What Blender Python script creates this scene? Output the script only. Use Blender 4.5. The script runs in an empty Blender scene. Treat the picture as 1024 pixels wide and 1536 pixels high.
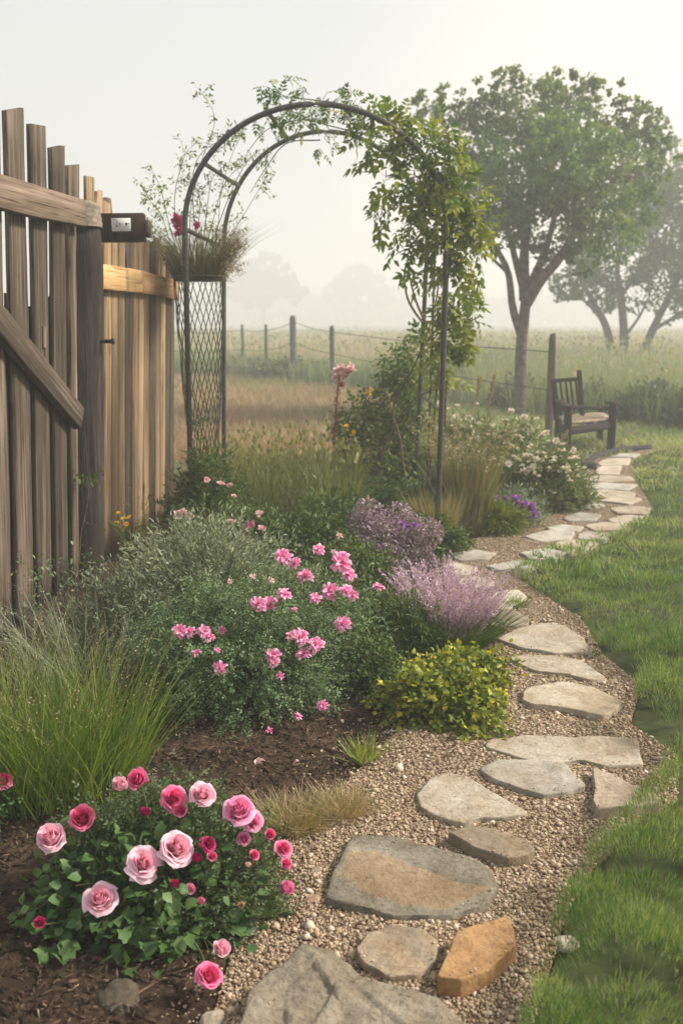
import bpy, bmesh, math
import numpy as np
from math import radians, sin, cos, tan, pi, sqrt
from mathutils import Vector, Matrix, noise as mnoise

SC = bpy.context.scene
COL = SC.collection
rng = np.random.default_rng(11)

# ---------------------------------------------------------------- camera
EYE = 1.40
PITCH = math.atan(288/1493.3)
FPX = 1493.3
cam_d = bpy.data.cameras.new('camera')
cam_d.sensor_fit = 'VERTICAL'; cam_d.sensor_height = 36; cam_d.sensor_width = 24
cam_d.lens = 35.0
cam_d.clip_start = 0.05; cam_d.clip_end = 3000
cam_d.dof.use_dof = True; cam_d.dof.focus_distance = 3.2; cam_d.dof.aperture_fstop = 4.2
cam = bpy.data.objects.new('camera', cam_d); COL.objects.link(cam)
cam.location = (0, 0, EYE); cam.rotation_euler = (pi/2 - PITCH, 0, 0)
SC.camera = cam
# ---------------------------------------------------------------- render / view
SC.view_settings.view_transform = 'Standard'
SC.view_settings.look = 'None'
SC.view_settings.exposure = 0.72
SC.view_settings.gamma = 1.0
SC.cycles.use_denoising = True
SC.cycles.max_bounces = 6
SC.cycles.diffuse_bounces = 3
SC.cycles.glossy_bounces = 2
SC.cycles.transmission_bounces = 4
SC.cycles.volume_bounces = 3
SC.cycles.use_adaptive_sampling = True
# ---------------------------------------------------------------- world and sun
SUN_EL, SUN_AZ = radians(40), radians(84)          # azimuth measured from +Y towards +X
wd = bpy.data.worlds.new('World'); SC.world = wd; wd.use_nodes = True
nt = wd.node_tree; nt.nodes.clear()
wo = nt.nodes.new('ShaderNodeOutputWorld'); bg = nt.nodes.new('ShaderNodeBackground')
sky = nt.nodes.new('ShaderNodeTexSky'); sky.sky_type = 'NISHITA'; sky.sun_disc = False
sky.sun_elevation = SUN_EL; sky.sun_rotation = SUN_AZ
sky.air_density = 1.0; sky.dust_density = 6.0; sky.ozone_density = 1.0
hs = nt.nodes.new('ShaderNodeHueSaturation'); hs.inputs['Saturation'].default_value = 0.6
mixw = nt.nodes.new('ShaderNodeMixRGB'); mixw.inputs['Fac'].default_value = 0.84
mixw.inputs['Color2'].default_value = (4.8, 4.98, 4.95, 1)
nt.links.new(sky.outputs[0], hs.inputs['Color']); nt.links.new(hs.outputs[0], mixw.inputs['Color1'])
tc = nt.nodes.new('ShaderNodeTexCoord')
gd = nt.nodes.new('ShaderNodeVectorMath'); gd.operation = 'DOT_PRODUCT'; gd.inputs[1].default_value = (sin(radians(24)), cos(radians(24)), 0.02)
gr = nt.nodes.new('ShaderNodeValToRGB'); gr.color_ramp.interpolation = 'EASE'
gr.color_ramp.elements[0].position = .88; gr.color_ramp.elements[0].color = (0, 0, 0, 1)
gr.color_ramp.elements[1].position = 1.0; gr.color_ramp.elements[1].color = (.75, .75, .75, 1)
mixg = nt.nodes.new('ShaderNodeMixRGB'); mixg.inputs['Color2'].default_value = (9.0, 7.4, 5.9, 1)
nt.links.new(tc.outputs['Generated'], gd.inputs[0]); nt.links.new(gd.outputs['Value'], gr.inputs[0]); nt.links.new(gr.outputs[0], mixg.inputs['Fac'])
nt.links.new(mixw.outputs[0], mixg.inputs['Color1']); nt.links.new(mixg.outputs[0], bg.inputs['Color']); bg.inputs['Strength'].default_value = 0.1
nt.links.new(bg.outputs[0], wo.inputs[0])

sd = bpy.data.lights.new('sun', 'SUN'); sd.energy = 5.0; sd.angle = radians(10); sd.color = (1.0, 0.91, 0.79)
sun = bpy.data.objects.new('sun', sd); COL.objects.link(sun)
to_sun = Vector((sin(SUN_AZ)*cos(SUN_EL), cos(SUN_AZ)*cos(SUN_EL), sin(SUN_EL)))
sun.rotation_euler = to_sun.to_track_quat('Z', 'Y').to_euler(); sun.location = (6, 4, 8)

# ---------------------------------------------------------------- pixel helpers (photo pixels -> places)
def ray(px, py):
    a = (px-512)/FPX; b = (768-py)/FPX
    return np.array([a, cos(PITCH)+b*sin(PITCH), -sin(PITCH)+b*cos(PITCH)])
def G(px, py, z=0.0):
    d = ray(px, py); t = (z-EYE)/d[2]
    return np.array([0, 0, EYE])+d*t
def A(px, py, Y):
    d = ray(px, py); return np.array([0, 0, EYE])+d*(Y/d[1])
def Gs(pts, z=0.0): return np.array([G(x, y, z) for x, y in pts])

# ---------------------------------------------------------------- geometry helpers
class Geo:
    def __init__(s): s.v = []; s.f = []; s.t = []; s.m = []; s.n = 0
    def add(s, v, f, tint=0.5, mat=0):
        v = np.asarray(v, float).reshape(-1, 3); f = np.asarray(f, int)
        if len(v) == 0 or f.size == 0: return s
        if f.ndim == 1: f = f[None]
        t = np.full(len(v), float(tint)) if np.ndim(tint) == 0 else np.asarray(tint, float).ravel()
        s.v.append(v); s.f.append(f+s.n); s.t.append(t); s.m.append(mat); s.n += len(v); return s
    def join(s, o, mat=None):
        base = s.n
        for v, f, t, m in zip(o.v, o.f, o.t, o.m):
            s.v.append(v); s.f.append(f+base); s.t.append(t); s.m.append(m if mat is None else mat); s.n += len(v)
        return s

def build(name, geo, mat, parent=None, origin=(0, 0, 0), smooth=False):
    origin = np.asarray(origin, float)
    me = bpy.data.meshes.new(name)
    if geo.n:
        v = np.concatenate(geo.v)-origin
        loops = np.concatenate([f.ravel() for f in geo.f])
        tot = np.concatenate([np.full(len(f), f.shape[1]) for f in geo.f])
        mi = np.concatenate([np.full(len(f), m) for f, m in zip(geo.f, geo.m)])
        start = np.concatenate([[0], np.cumsum(tot)[:-1]])
        me.vertices.add(len(v)); me.vertices.foreach_set('co', v.ravel().astype(np.float32))
        me.loops.add(len(loops)); me.loops.foreach_set('vertex_index', loops.astype(np.int32))
        me.polygons.add(len(tot)); me.polygons.foreach_set('loop_start', start.astype(np.int32))
        me.polygons.foreach_set('material_index', mi.astype(np.int32))
        if smooth: me.polygons.foreach_set('use_smooth', np.ones(len(tot), bool))
        at = me.attributes.new('tint', 'FLOAT', 'POINT')
        at.data.foreach_set('value', np.clip(np.concatenate(geo.t), 0, 1).astype(np.float32))
        me.update(calc_edges=True)
    for m in (mat if isinstance(mat, (list, tuple)) else [mat]): me.materials.append(m)
    o = bpy.data.objects.new(name, me); COL.objects.link(o)
    if parent is None: o.location = origin
    else:
        o.parent = parent
        o.location = Vector(origin)-parent.location
    return o
def thing(name, label, cat, loc, group=None):
    o = bpy.data.objects.new(name, None); COL.objects.link(o); o.location = tuple(loc)
    o.empty_display_size = 0.05
    o['label'] = label; o['category'] = cat
    if group: o['group'] = group
    return o
def tag(o, label, cat, group=None):
    o['label'] = label; o['category'] = cat
    if group: o['group'] = group
    return o
def kind(o, k): o['kind'] = k; return o
def part(name, geo, mat, th, smooth=False, origin=None):
    return build(name, geo, mat, th, tuple(th.location) if origin is None else origin, smooth)

def nrm(v): return v/np.maximum(np.linalg.norm(v, axis=-1, keepdims=True), 1e-9)
def rvec(n): return nrm(rng.normal(size=(n, 3)))
def U(a, b, n=None): return rng.uniform(a, b, n)

def frames(d, up=None, roll=0.6):
    """rotation matrices whose x axis is d and whose z axis is near up (with random roll)"""
    n = len(d); d = nrm(d)
    if up is None: up = np.tile([0, 0, 1.0], (n, 1))
    up = up+rng.normal(size=(n, 3))*roll
    z = nrm(up-(up*d).sum(1, keepdims=True)*d); y = np.cross(z, d)
    return np.stack([d, y, z], axis=2)
def inst(g, tv, tf, pos, R, s, tint, tint_v=None, mat=0):
    """copies of a template (tv, tf) at pos, turned by R, scaled by s"""
    n, k = len(pos), len(tv)
    s = np.broadcast_to(np.asarray(s, float), (n,))
    v = np.einsum('nij,kj->nki', R, tv)*s[:, None, None]+pos[:, None, :]
    f = tf[None]+(np.arange(n)*k)[:, None, None]
    t = np.repeat(np.broadcast_to(np.asarray(tint, float), (n,)), k)
    if tint_v is not None: t = t+np.tile(tint_v, n)
    g.add(v.reshape(-1, 3), f.reshape(-1, tf.shape[1]), t, mat)

def leaf_tmpl(w=0.45, fold=0.10, droop=0.12):
    v = np.array([[0, 0, 0], [.35, .5*w, fold], [.7, .36*w, fold*.6-droop*.4], [1, 0, -droop], [.7, -.36*w, fold*.6-droop*.4], [.35, -.5*w, fold], [.5, 0, -.02]])
    f = np.array([[0, 6, 1], [1, 6, 2], [2, 6, 3], [3, 6, 4], [4, 6, 5], [5, 6, 0]])
    return v, f
LEAF = leaf_tmpl()
BROAD = leaf_tmpl(0.8, 0.08, 0.2)
NARROW = leaf_tmpl(0.2, 0.03, 0.15)
DIA = (np.array([[0, 0, 0], [.45, .28, .07], [1, 0, -.06], [.45, -.28, .07]]), np.array([[0, 3, 2], [0, 2, 1]]))
def pinnate(k=3, w=0.42, l=0.42, droop=0.25):
    V, F = [], []
    tv, tf = leaf_tmpl(w, .06, .15); n = 0
    def put(p, ang, s, dz):
        nonlocal n
        c, q = cos(ang), sin(ang)
        r = np.stack([tv[:, 0]*c-tv[:, 1]*q, tv[:, 0]*q+tv[:, 1]*c, tv[:, 2]-tv[:, 0]*dz], 1)*s+p
        V.append(r); F.append(tf+n); n += len(tv)
    for i in range(k):
        x = .2+.5*i/max(k-1, 1)
        for sg in (-1, 1): put(np.array([x, 0, -droop*x*x]), sg*radians(58-8*i), l*(1-.1*i), .15)
    put(np.array([.7, 0, -droop*.5]), 0, l*1.05, .3)
    V.append(np.array([[0, .012, 0], [0, -.012, 0], [.72, 0, -droop*.5]])); F.append(np.array([[n, n+1, n+2]])); n += 3
    return np.concatenate(V), np.concatenate(F)
PIN = pinnate()
TRI = pinnate(1, .6, .5)
def lobed():
    """an ivy like five pointed leaf"""
    pts = [(0, 0), (-.05, .25), (.18, .48), (.32, .30), (.62, .40), (.70, .18), (1, 0), (.70, -.18), (.62, -.40), (.32, -.30), (.18, -.48), (-.05, -.25)]
    v = np.array([(x, y, .12*abs(y)-.16*x*x) for x, y in pts]+[(.4, 0, -.05)])
    f = np.array([[12, i, (i+1) % 12] for i in range(12)])[:, [0, 2, 1]]
    return v, f
LOBED = lobed()

def blades(g, base, h, w, lean, curve, tint, az=None, levels=3, tip=0.0, up=None, mat=0):
    """grass blades: flat tapered ribbons that lean and bend"""
    n = len(base)
    h = np.broadcast_to(np.asarray(h, float), (n,)); w = np.broadcast_to(np.asarray(w, float), (n,))
    lean = np.broadcast_to(np.asarray(lean, float), (n,)); curve = np.broadcast_to(np.asarray(curve, float), (n,))
    if az is None: az = U(0, 2*pi, n)
    ld = np.stack([np.cos(az), np.sin(az), np.zeros(n)], 1)
    wa = U(0, 2*pi, n); wdv = np.stack([np.cos(wa), np.sin(wa), np.zeros(n)], 1)
    V = []
    for i in range(levels):
        t = i/(levels-1)
        c = base+ld*(h*(lean*t+curve*t*t))[:, None]
        c[:, 2] += h*t*(1-.35*np.minimum(curve*curve, 1.6)*t)
        if i < levels-1:
            o = wdv*(w*.5*(1-.55*t))[:, None]
            V += [c-o, c+o]
        else: V += [c]
    k = 2*levels-1
    V = np.stack(V, 1)
    F = []
    for i in range(levels-2):
        a = 2*i; F += [[a, a+1, a+2], [a+1, a+3, a+2]]
    F += [[k-3, k-2, k-1]]
    F = np.array(F)[None]+(np.arange(n)*k)[:, None, None]
    tt = np.repeat(np.broadcast_to(np.asarray(tint, float), (n,)), k)
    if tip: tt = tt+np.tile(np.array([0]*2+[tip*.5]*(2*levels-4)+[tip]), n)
    g.add(V.reshape(-1, 3), F.reshape(-1, 3), tt, mat)
    return V[:, -1]

def tubes(g, P, r0, r1, sides=4, tint=0.5, mat=0):
    """many tubes at once. P (N,T,3); radii taper r0 -> r1"""
    P = np.asarray(P, float); N, T, _ = P.shape
    r0 = np.broadcast_to(np.asarray(r0, float), (N,)); r1 = np.broadcast_to(np.asarray(r1, float), (N,))
    tn = nrm(np.gradient(P, axis=1))
    ref = np.where(np.abs(tn[:, :, 2:3]) > .9, np.array([1.0, 0, 0]), np.array([0, 0, 1.0]))
    ref = np.broadcast_to(ref[:, :1], ref.shape)
    a = nrm(np.cross(tn, ref)); b = np.cross(tn, a)
    k = np.linspace(0, 1, T)
    rr = r0[:, None]*(1-k)+r1[:, None]*k
    V = []
    for j in range(sides):
        q = 2*pi*j/sides
        V.append(P+(a*cos(q)+b*sin(q))*rr[..., None])
    V = np.stack(V, 2)                        # N,T,S,3
    idx = np.arange(N*T*sides).reshape(N, T, sides)
    i0 = idx[:, :-1, :]; i1 = idx[:, 1:, :]
    F = np.stack([i0, np.roll(i0, -1, 2), np.roll(i1, -1, 2), i1], -1).reshape(-1, 4)
    g.add(V.reshape(-1, 3), F, np.repeat(np.broadcast_to(np.asarray(tint, float), (N,)), T*sides), mat)
    g.add(V[:, -1].reshape(-1, 3), np.arange(N*sides).reshape(N, sides), np.repeat(np.broadcast_to(np.asarray(tint, float), (N,)), sides), mat)
    g.add(V[:, 0].reshape(-1, 3), np.arange(N*sides).reshape(N, sides)[:, ::-1], np.repeat(np.broadcast_to(np.asarray(tint, float), (N,)), sides), mat)
def bez(p0, p1, p2, T=6):
    t = np.linspace(0, 1, T)[None, :, None]
    return (1-t)**2*p0[:, None]+2*t*(1-t)*p1[:, None]+t*t*p2[:, None]
def spline(pts, n=40):
    pts = np.asarray(pts, float); m = len(pts)
    P = np.vstack([2*pts[0]-pts[1], pts, 2*pts[-1]-pts[-2]])
    out = []
    for u in np.linspace(0, m-1-1e-6, n):
        i = int(u); t = u-i; a, b, c, d = P[i:i+4]
        out.append(.5*(2*b+(c-a)*t+(2*a-5*b+4*c-d)*t*t+(3*b-a-3*c+d)*t**3))
    return np.array(out)
def tube1(g, pts, r0, r1=None, sides=8, tint=0.5, mat=0, n=None):
    P = np.asarray(pts, float) if n is None else spline(pts, n)
    tubes(g, P[None], [r0], [r0 if r1 is None else r1], sides, tint, mat)

def vnoise(x, y, seed=0):
    xi = np.floor(x).astype(int); yi = np.floor(y).astype(int); fx = x-xi; fy = y-yi
    fx = fx*fx*(3-2*fx); fy = fy*fy*(3-2*fy)
    def h(a, b):
        q = (a*374761393+b*668265263+seed*982451653) & 0x7fffffff
        q = ((q ^ (q >> 13))*1274126177) & 0x7fffffff
        return ((q ^ (q >> 16)) & 0xffff)/65535.0
    return (h(xi, yi)*(1-fx)+h(xi+1, yi)*fx)*(1-fy)+(h(xi, yi+1)*(1-fx)+h(xi+1, yi+1)*fx)*fy
def inpoly(x, y, poly):
    c = np.zeros(len(x), bool); n = len(poly); j = n-1
    for i in range(n):
        xi, yi = poly[i][:2]; xj, yj = poly[j][:2]
        m = ((yi > y) != (yj > y)) & (x < (xj-xi)*(y-yi)/(yj-yi+1e-12)+xi)
        c ^= m; j = i
    return c
def edist(x, y, poly):
    d = np.full(len(x), 1e9); n = len(poly)
    for i in range(n):
        a = np.array(poly[i][:2]); b = np.array(poly[(i+1) % n][:2]); ab = b-a
        t = np.clip(((x-a[0])*ab[0]+(y-a[1])*ab[1])/(ab@ab+1e-12), 0, 1)
        d = np.minimum(d, np.hypot(x-a[0]-ab[0]*t, y-a[1]-ab[1]*t))
    return d
def ball(n, shell=0.5):
    """points in the unit ball, drawn towards its surface by shell (0 even .. 1 surface only)"""
    return rvec(n)*(U(0, 1, n)**(1/3*(1-shell)))[:, None]
def box_geo(g, c, x, y, z, sx, sy, sz, bev=0.004, tint=0.5, mat=0):
    """a bevelled box: centre c, unit axes x y z, full sizes"""
    hx, hy, hz = sx/2, sy/2, sz/2; b = min(bev, hx*.45, hy*.45, hz*.45)
    ring = [(hx-b, hy), (hx, hy-b), (hx, -hy+b), (hx-b, -hy), (-hx+b, -hy), (-hx, -hy+b), (-hx, hy-b), (-hx+b, hy)]
    V = []
    for zz, k in ((-hz, b), (-hz+b, 0), (hz-b, 0), (hz, b)):
        for px, py in ring:
            V.append((px-math.copysign(k, px), py-math.copysign(k, py), zz))
    V = np.array(V); V = c+V[:, :1]*x+V[:, 1:2]*y+V[:, 2:]*z
    F = [[8*r+j, 8*r+(j+1) % 8, 8*r+8+(j+1) % 8, 8*r+8+j] for r in range(3) for j in range(8)]
    g.add(V, np.array(F)[:, ::-1], tint, mat)
    g.add(V[:8], np.arange(8), tint, mat); g.add(V[24:], np.arange(8)[::-1], tint, mat)
X3, Y3, Z3 = np.eye(3)

# ---------------------------------------------------------------- materials
class NT:
    def __init__(s, name):
        s.m = bpy.data.materials.new(name); s.m.use_nodes = True; s.t = s.m.node_tree; s.t.nodes.clear()
        s.out = s.n('ShaderNodeOutputMaterial')
    def n(s, typ, **kw):
        nd = s.t.nodes.new(typ)
        for k, v in kw.items():
            if hasattr(nd, k): setattr(nd, k, v)
            else: nd.inputs[k.replace('_', ' ')].default_value = v
        return nd
    def l(s, a, b): s.t.links.new(a, b)
    def coord(s, scale=(1, 1, 1), rand=0.0):
        tc = s.n('ShaderNodeTexCoord'); mp = s.n('ShaderNodeMapping'); mp.inputs['Scale'].default_value = scale
        s.l(tc.outputs['Object'], mp.inputs['Vector'])
        if rand:
            oi = s.n('ShaderNodeObjectInfo'); ml = s.n('ShaderNodeMath', operation='MULTIPLY'); ml.inputs[1].default_value = rand
            s.l(oi.outputs['Random'], ml.inputs[0]); s.l(ml.outputs[0], mp.inputs['Location'])
        return mp.outputs[0]
    def noise(s, vec, scale, detail=4, rough=.55, dist=0.0):
        nd = s.n('ShaderNodeTexNoise'); nd.inputs['Scale'].default_value = scale; nd.inputs['Detail'].default_value = detail
        nd.inputs['Roughness'].default_value = rough; nd.inputs['Distortion'].default_value = dist
        s.l(vec, nd.inputs['Vector']); return nd.outputs['Fac']
    def ramp(s, fac, stops):
        r = s.n('ShaderNodeValToRGB'); e = r.color_ramp.elements
        e[0].position = stops[0][0]; e[0].color = (*stops[0][1], 1)
        e[1].position = stops[-1][0]; e[1].color = (*stops[-1][1], 1)
        for p, c in stops[1:-1]:
            q = e.new(p); q.color = (*c, 1)
        s.l(fac, r.inputs[0]); return r.outputs[0]
    def mix(s, fac, a, b, mode='MIX'):
        m = s.n('ShaderNodeMixRGB', blend_type=mode)
        for i, v in ((0, fac), (1, a), (2, b)):
            if hasattr(v, 'is_linked') or hasattr(v, 'links'): s.l(v, m.inputs[i])
            else: m.inputs[i].default_value = v if i == 0 else (*v, 1)
        return m.outputs[0]
    def math(s, op, a, b=None):
        m = s.n('ShaderNodeMath', operation=op)
        for i, v in ((0, a), (1, b)):
            if v is None: continue
            if hasattr(v, 'links'): s.l(v, m.inputs[i])
            else: m.inputs[i].default_value = v
        return m.outputs[0]
    def bump(s, h, strength=.5, dist=.01, normal=None):
        b = s.n('ShaderNodeBump'); b.inputs['Strength'].default_value = strength; b.inputs['Distance'].default_value = dist
        s.l(h, b.inputs['Height'])
        if normal is not None: s.l(normal, b.inputs['Normal'])
        return b.outputs[0]
    def surf(s, col, rough=.7, spec=.3, normal=None, metal=0.0):
        p = s.n('ShaderNodeBsdfPrincipled'); p.inputs['Roughness'].default_value = rough
        p.inputs['Specular IOR Level'].default_value = spec; p.inputs['Metallic'].default_value = metal
        if hasattr(col, 'links'): s.l(col, p.inputs['Base Color'])
        else: p.inputs['Base Color'].default_value = (*col, 1)
        if normal is not None: s.l(normal, p.inputs['Normal'])
        return p.outputs[0]
    def done(s, sh): s.l(sh, s.out.inputs[0]); return s.m

def leaf_mat(name, stops, transl=.3, rough=.5, spec=.25, nscale=6.0, namt=.25, warm=(1.25, 1.2, .5)):
    """foliage: each leaf's own tint picks its colour; part of the light passes through"""
    s = NT(name); at = s.n('ShaderNodeAttribute', attribute_name='tint')
    nz = s.noise(s.coord(), nscale, 2)
    fac = s.math('ADD', at.outputs['Fac'], s.math('MULTIPLY', s.math('SUBTRACT', nz, .5), namt*2))
    c = s.ramp(fac, stops)
    p = s.surf(c, rough, spec)
    if transl <= 0: return s.done(p)
    tr = s.n('ShaderNodeBsdfTranslucent'); s.l(s.mix(1.0, c, warm, 'MULTIPLY'), tr.inputs['Color'])
    mx = s.n('ShaderNodeMixShader'); mx.inputs[0].default_value = transl
    s.l(p, mx.inputs[1]); s.l(tr.outputs[0], mx.inputs[2])
    return s.done(mx.outputs[0])
def wood_mat(name, dark, mid, light, stain=None, scale=1.0, bump=.5, axis='z', knots=True):
    s = NT(name)
    st = {'z': (14, 14, .55), 'x': (.55, 14, 14)}[axis]; st2 = {'z': (70, 70, 1.6), 'x': (1.6, 70, 70)}[axis]
    v = s.coord(tuple(q*scale for q in st), rand=37.0)
    v2 = s.coord(tuple(q*scale for q in st2), rand=17.0)
    v3 = s.coord((2.2, 2.2, 1.1) if axis == 'z' else (1.1, 2.2, 2.2), rand=23.0)
    a = s.noise(v, 1.6, 5, .6, .6); b = s.noise(v2, 1.5, 4, .65, .3); d = s.noise(v3, 1.3, 3)
    f = s.math('ADD', s.math('MULTIPLY', a, .55), s.math('MULTIPLY', b, .45))
    c = s.ramp(f, [(.37, dark), (.50, mid), (.63, light)])
    crack = s.ramp(b, [(.36, (.22, .19, .17)), (.43, (1, 1, 1))])
    c = s.mix(1.0, c, crack, 'MULTIPLY')
    if knots:
        vo = s.n('ShaderNodeTexVoronoi'); vo.inputs['Scale'].default_value = 1.0
        s.l(s.coord((9, 9, 2.6) if axis == 'z' else (2.6, 9, 9), rand=11.0), vo.inputs['Vector'])
        kn = s.ramp(vo.outputs['Distance'], [(.05, (.22, .18, .15)), (.16, (1, 1, 1))])
        c = s.mix(.8, c, kn, 'MULTIPLY')
    c = s.mix(s.ramp(d, [(.45, (0, 0, 0)), (.7, (.55, .55, .55))]), c, stain or dark)
    oi = s.n('ShaderNodeObjectInfo')
    br = s.n('ShaderNodeHueSaturation'); s.l(c, br.inputs['Color'])
    s.l(s.math('ADD', s.math('MULTIPLY', oi.outputs['Random'], .45), .70), br.inputs['Value'])
    nb = s.bump(f, bump, .006)
    return s.done(s.surf(br.outputs[0], .85, .15, nb))
def plain_mat(name, c1, c2, scale=20, rough=.6, spec=.3, bump=.2, metal=0.0, dist=.003):
    s = NT(name); n = s.noise(s.coord(), scale, 5)
    return s.done(s.surf(s.ramp(n, [(.35, c1), (.65, c2)]), rough, spec, s.bump(n, bump, dist), metal))
def tint_mat(name, stops, rough=.8, spec=.2, nscale=60, namt=.15, bump=.3):
    s = NT(name); at = s.n('ShaderNodeAttribute', attribute_name='tint'); n = s.noise(s.coord(), nscale, 3)
    f = s.math('ADD', at.outputs['Fac'], s.math('MULTIPLY', s.math('SUBTRACT', n, .5), namt*2))
    return s.done(s.surf(s.ramp(f, stops), rough, spec, s.bump(n, bump, .002)))
def petal_mat(name, stops, transl=.3):
    return leaf_mat(name, stops, transl, .6, .2, 30, .08, (1.1, .95, .95))
def stone_mat(name, stops, patch, pscale=2.2, pcut=(.48, .56), bump=.6, drawn=False):
    s = NT(name)
    v = s.coord((1, 1, 1), rand=29.0)
    a = s.noise(v, 9, 8, .65, .4); f = s.noise(v, 70, 6, .7); p = s.noise(v, pscale, 4, .6, .8)
    band = s.noise(s.coord((3, 14, 3), rand=7.0), 1.6, 5, .6, 1.2)
    c = s.ramp(s.math('ADD', s.math('MULTIPLY', a, .6), s.math('MULTIPLY', f, .4)), stops)
    if drawn:      # the patch is where the mesh says it is, with a ragged edge
        at = s.n('ShaderNodeAttribute', attribute_name='tint')
        p = s.math('ADD', at.outputs['Fac'], s.math('MULTIPLY', s.math('SUBTRACT', s.noise(v, 12, 5, .65), .5), .9))
    c = s.mix(s.ramp(p, [(pcut[0], (0, 0, 0)), (pcut[1], (.85, .85, .85))]), c, s.mix(.75, c, patch))
    crack = s.ramp(band, [(.28, (.5, .45, .4)), (.36, (1, 1, 1))])
    c = s.mix(.75, c, crack, 'MULTIPLY')
    stain = s.ramp(s.noise(s.coord((1, 1, 1), rand=3.0), 3.4, 6, .7, .5), [(.38, (.68, .62, .53)), (.56, (1, 1, 1))])
    c = s.mix(.8, c, stain, 'MULTIPLY')
    speck = s.ramp(f, [(.30, (.6, .55, .5)), (.45, (1, 1, 1)), (.72, (1.12, 1.12, 1.1))])
    c = s.mix(.8, c, speck, 'MULTIPLY')
    oi = s.n('ShaderNodeObjectInfo'); br = s.n('ShaderNodeHueSaturation'); s.l(c, br.inputs['Color'])
    s.l(s.math('ADD', s.math('MULTIPLY', oi.outputs['Random'], .24), .84), br.inputs['Value'])
    h = s.math('ADD', s.math('MULTIPLY', a, .7), s.math('ADD', s.math('MULTIPLY', f, .25), s.math('MULTIPLY', band, .35)))
    return s.done(s.surf(br.outputs[0], .85, .2, s.bump(h, bump*1.5, .022)))
# ================================================================ materials used below
M = {}
M['meadow_soil'] = (lambda s: s.done(s.surf(s.mix(s.ramp(s.noise(s.coord(), .35, 6, .6), [(.4, (0, 0, 0)), (.62, (1, 1, 1))]),
      s.ramp(s.noise(s.coord(), 18, 5, .7), [(.3, (.055, .065, .028)), (.7, (.11, .12, .05))]),
      s.ramp(s.noise(s.coord(), 25, 5, .7), [(.3, (.13, .095, .055)), (.7, (.24, .18, .11))])), .95, .1,
      s.bump(s.noise(s.coord(), 30, 6, .7), .8, .03))))(NT('meadow_ground'))
def soil():
    s = NT('garden_soil'); v = s.coord()
    a = s.noise(v, 5, 6, .65); b = s.noise(v, 55, 8, .75)
    c = s.ramp(s.math('ADD', s.math('MULTIPLY', a, .35), s.math('MULTIPLY', b, .65)), [(.34, (.018, .012, .008)), (.5, (.065, .042, .028)), (.66, (.16, .11, .075))])
    return s.done(s.surf(c, .95, .1, s.bump(b, 1.0, .02)))
M['soil'] = soil()
def gravel():
    s = NT('gravel_sheet'); v = s.coord()
    vo = s.n('ShaderNodeTexVoronoi'); vo.inputs['Scale'].default_value = 85; s.l(v, vo.inputs['Vector'])
    v2 = s.n('ShaderNodeTexVoronoi'); v2.inputs['Scale'].default_value = 160; s.l(v, v2.inputs['Vector'])
    sep = s.n('ShaderNodeSeparateColor'); s.l(vo.outputs['Color'], sep.inputs[0])
    c = s.ramp(sep.outputs[0], [(.0, (.14, .095, .058)), (.5, (.29, .215, .14)), (1, (.45, .36, .26))])
    big = s.noise(v, 2.2, 4)
    c = s.mix(s.ramp(big, [(.4, (0, 0, 0)), (.7, (.6, .6, .6))]), c, (.20, .14, .085))
    g = s.ramp(vo.outputs['Distance'], [(.45, (1, 1, 1)), (.75, (.3, .25, .2))])
    c = s.mix(1.0, c, g, 'MULTIPLY')
    h = s.math('ADD', s.math('MULTIPLY', vo.outputs['Distance'], -1.0), s.math('MULTIPLY', v2.outputs['Distance'], -.4))
    return s.done(s.surf(c, .9, .15, s.bump(h, 1.0, .012)))
M['gravel'] = gravel()
M['pebble'] = tint_mat('pebble', [(0, (.12, .08, .048)), (.3, (.29, .20, .125)), (.62, (.43, .325, .225)), (.85, (.50, .41, .315)), (1, (.60, .53, .44))], .85, .2, 90, .1)
M['chip'] = tint_mat('bark_chip', [(0, (.018, .012, .009)), (.5, (.07, .044, .03)), (.85, (.17, .115, .075)), (1, (.33, .25, .17))], .9, .1, 60, .15)
M['lawn_ground'] = plain_mat('lawn_ground', (.030, .038, .014), (.07, .082, .032), 14, .95, .1, .6, dist=.02)
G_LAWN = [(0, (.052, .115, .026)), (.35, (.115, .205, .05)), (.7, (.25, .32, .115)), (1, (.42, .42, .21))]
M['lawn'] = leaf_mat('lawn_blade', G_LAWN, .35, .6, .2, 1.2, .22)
M['dry'] = leaf_mat('dry_blade', [(0, (.14, .17, .055)), (.3, (.26, .23, .105)), (.6, (.36, .27, .17)), (1, (.41, .26, .195))], .3, .7, .1, .9, .4)
M['meadow'] = leaf_mat('meadow_blade', [(0, (.09, .14, .06)), (.45, (.22, .27, .14)), (.75, (.34, .35, .22)), (1, (.46, .37, .29))], .35, .7, .1, .10, .30)

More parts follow.
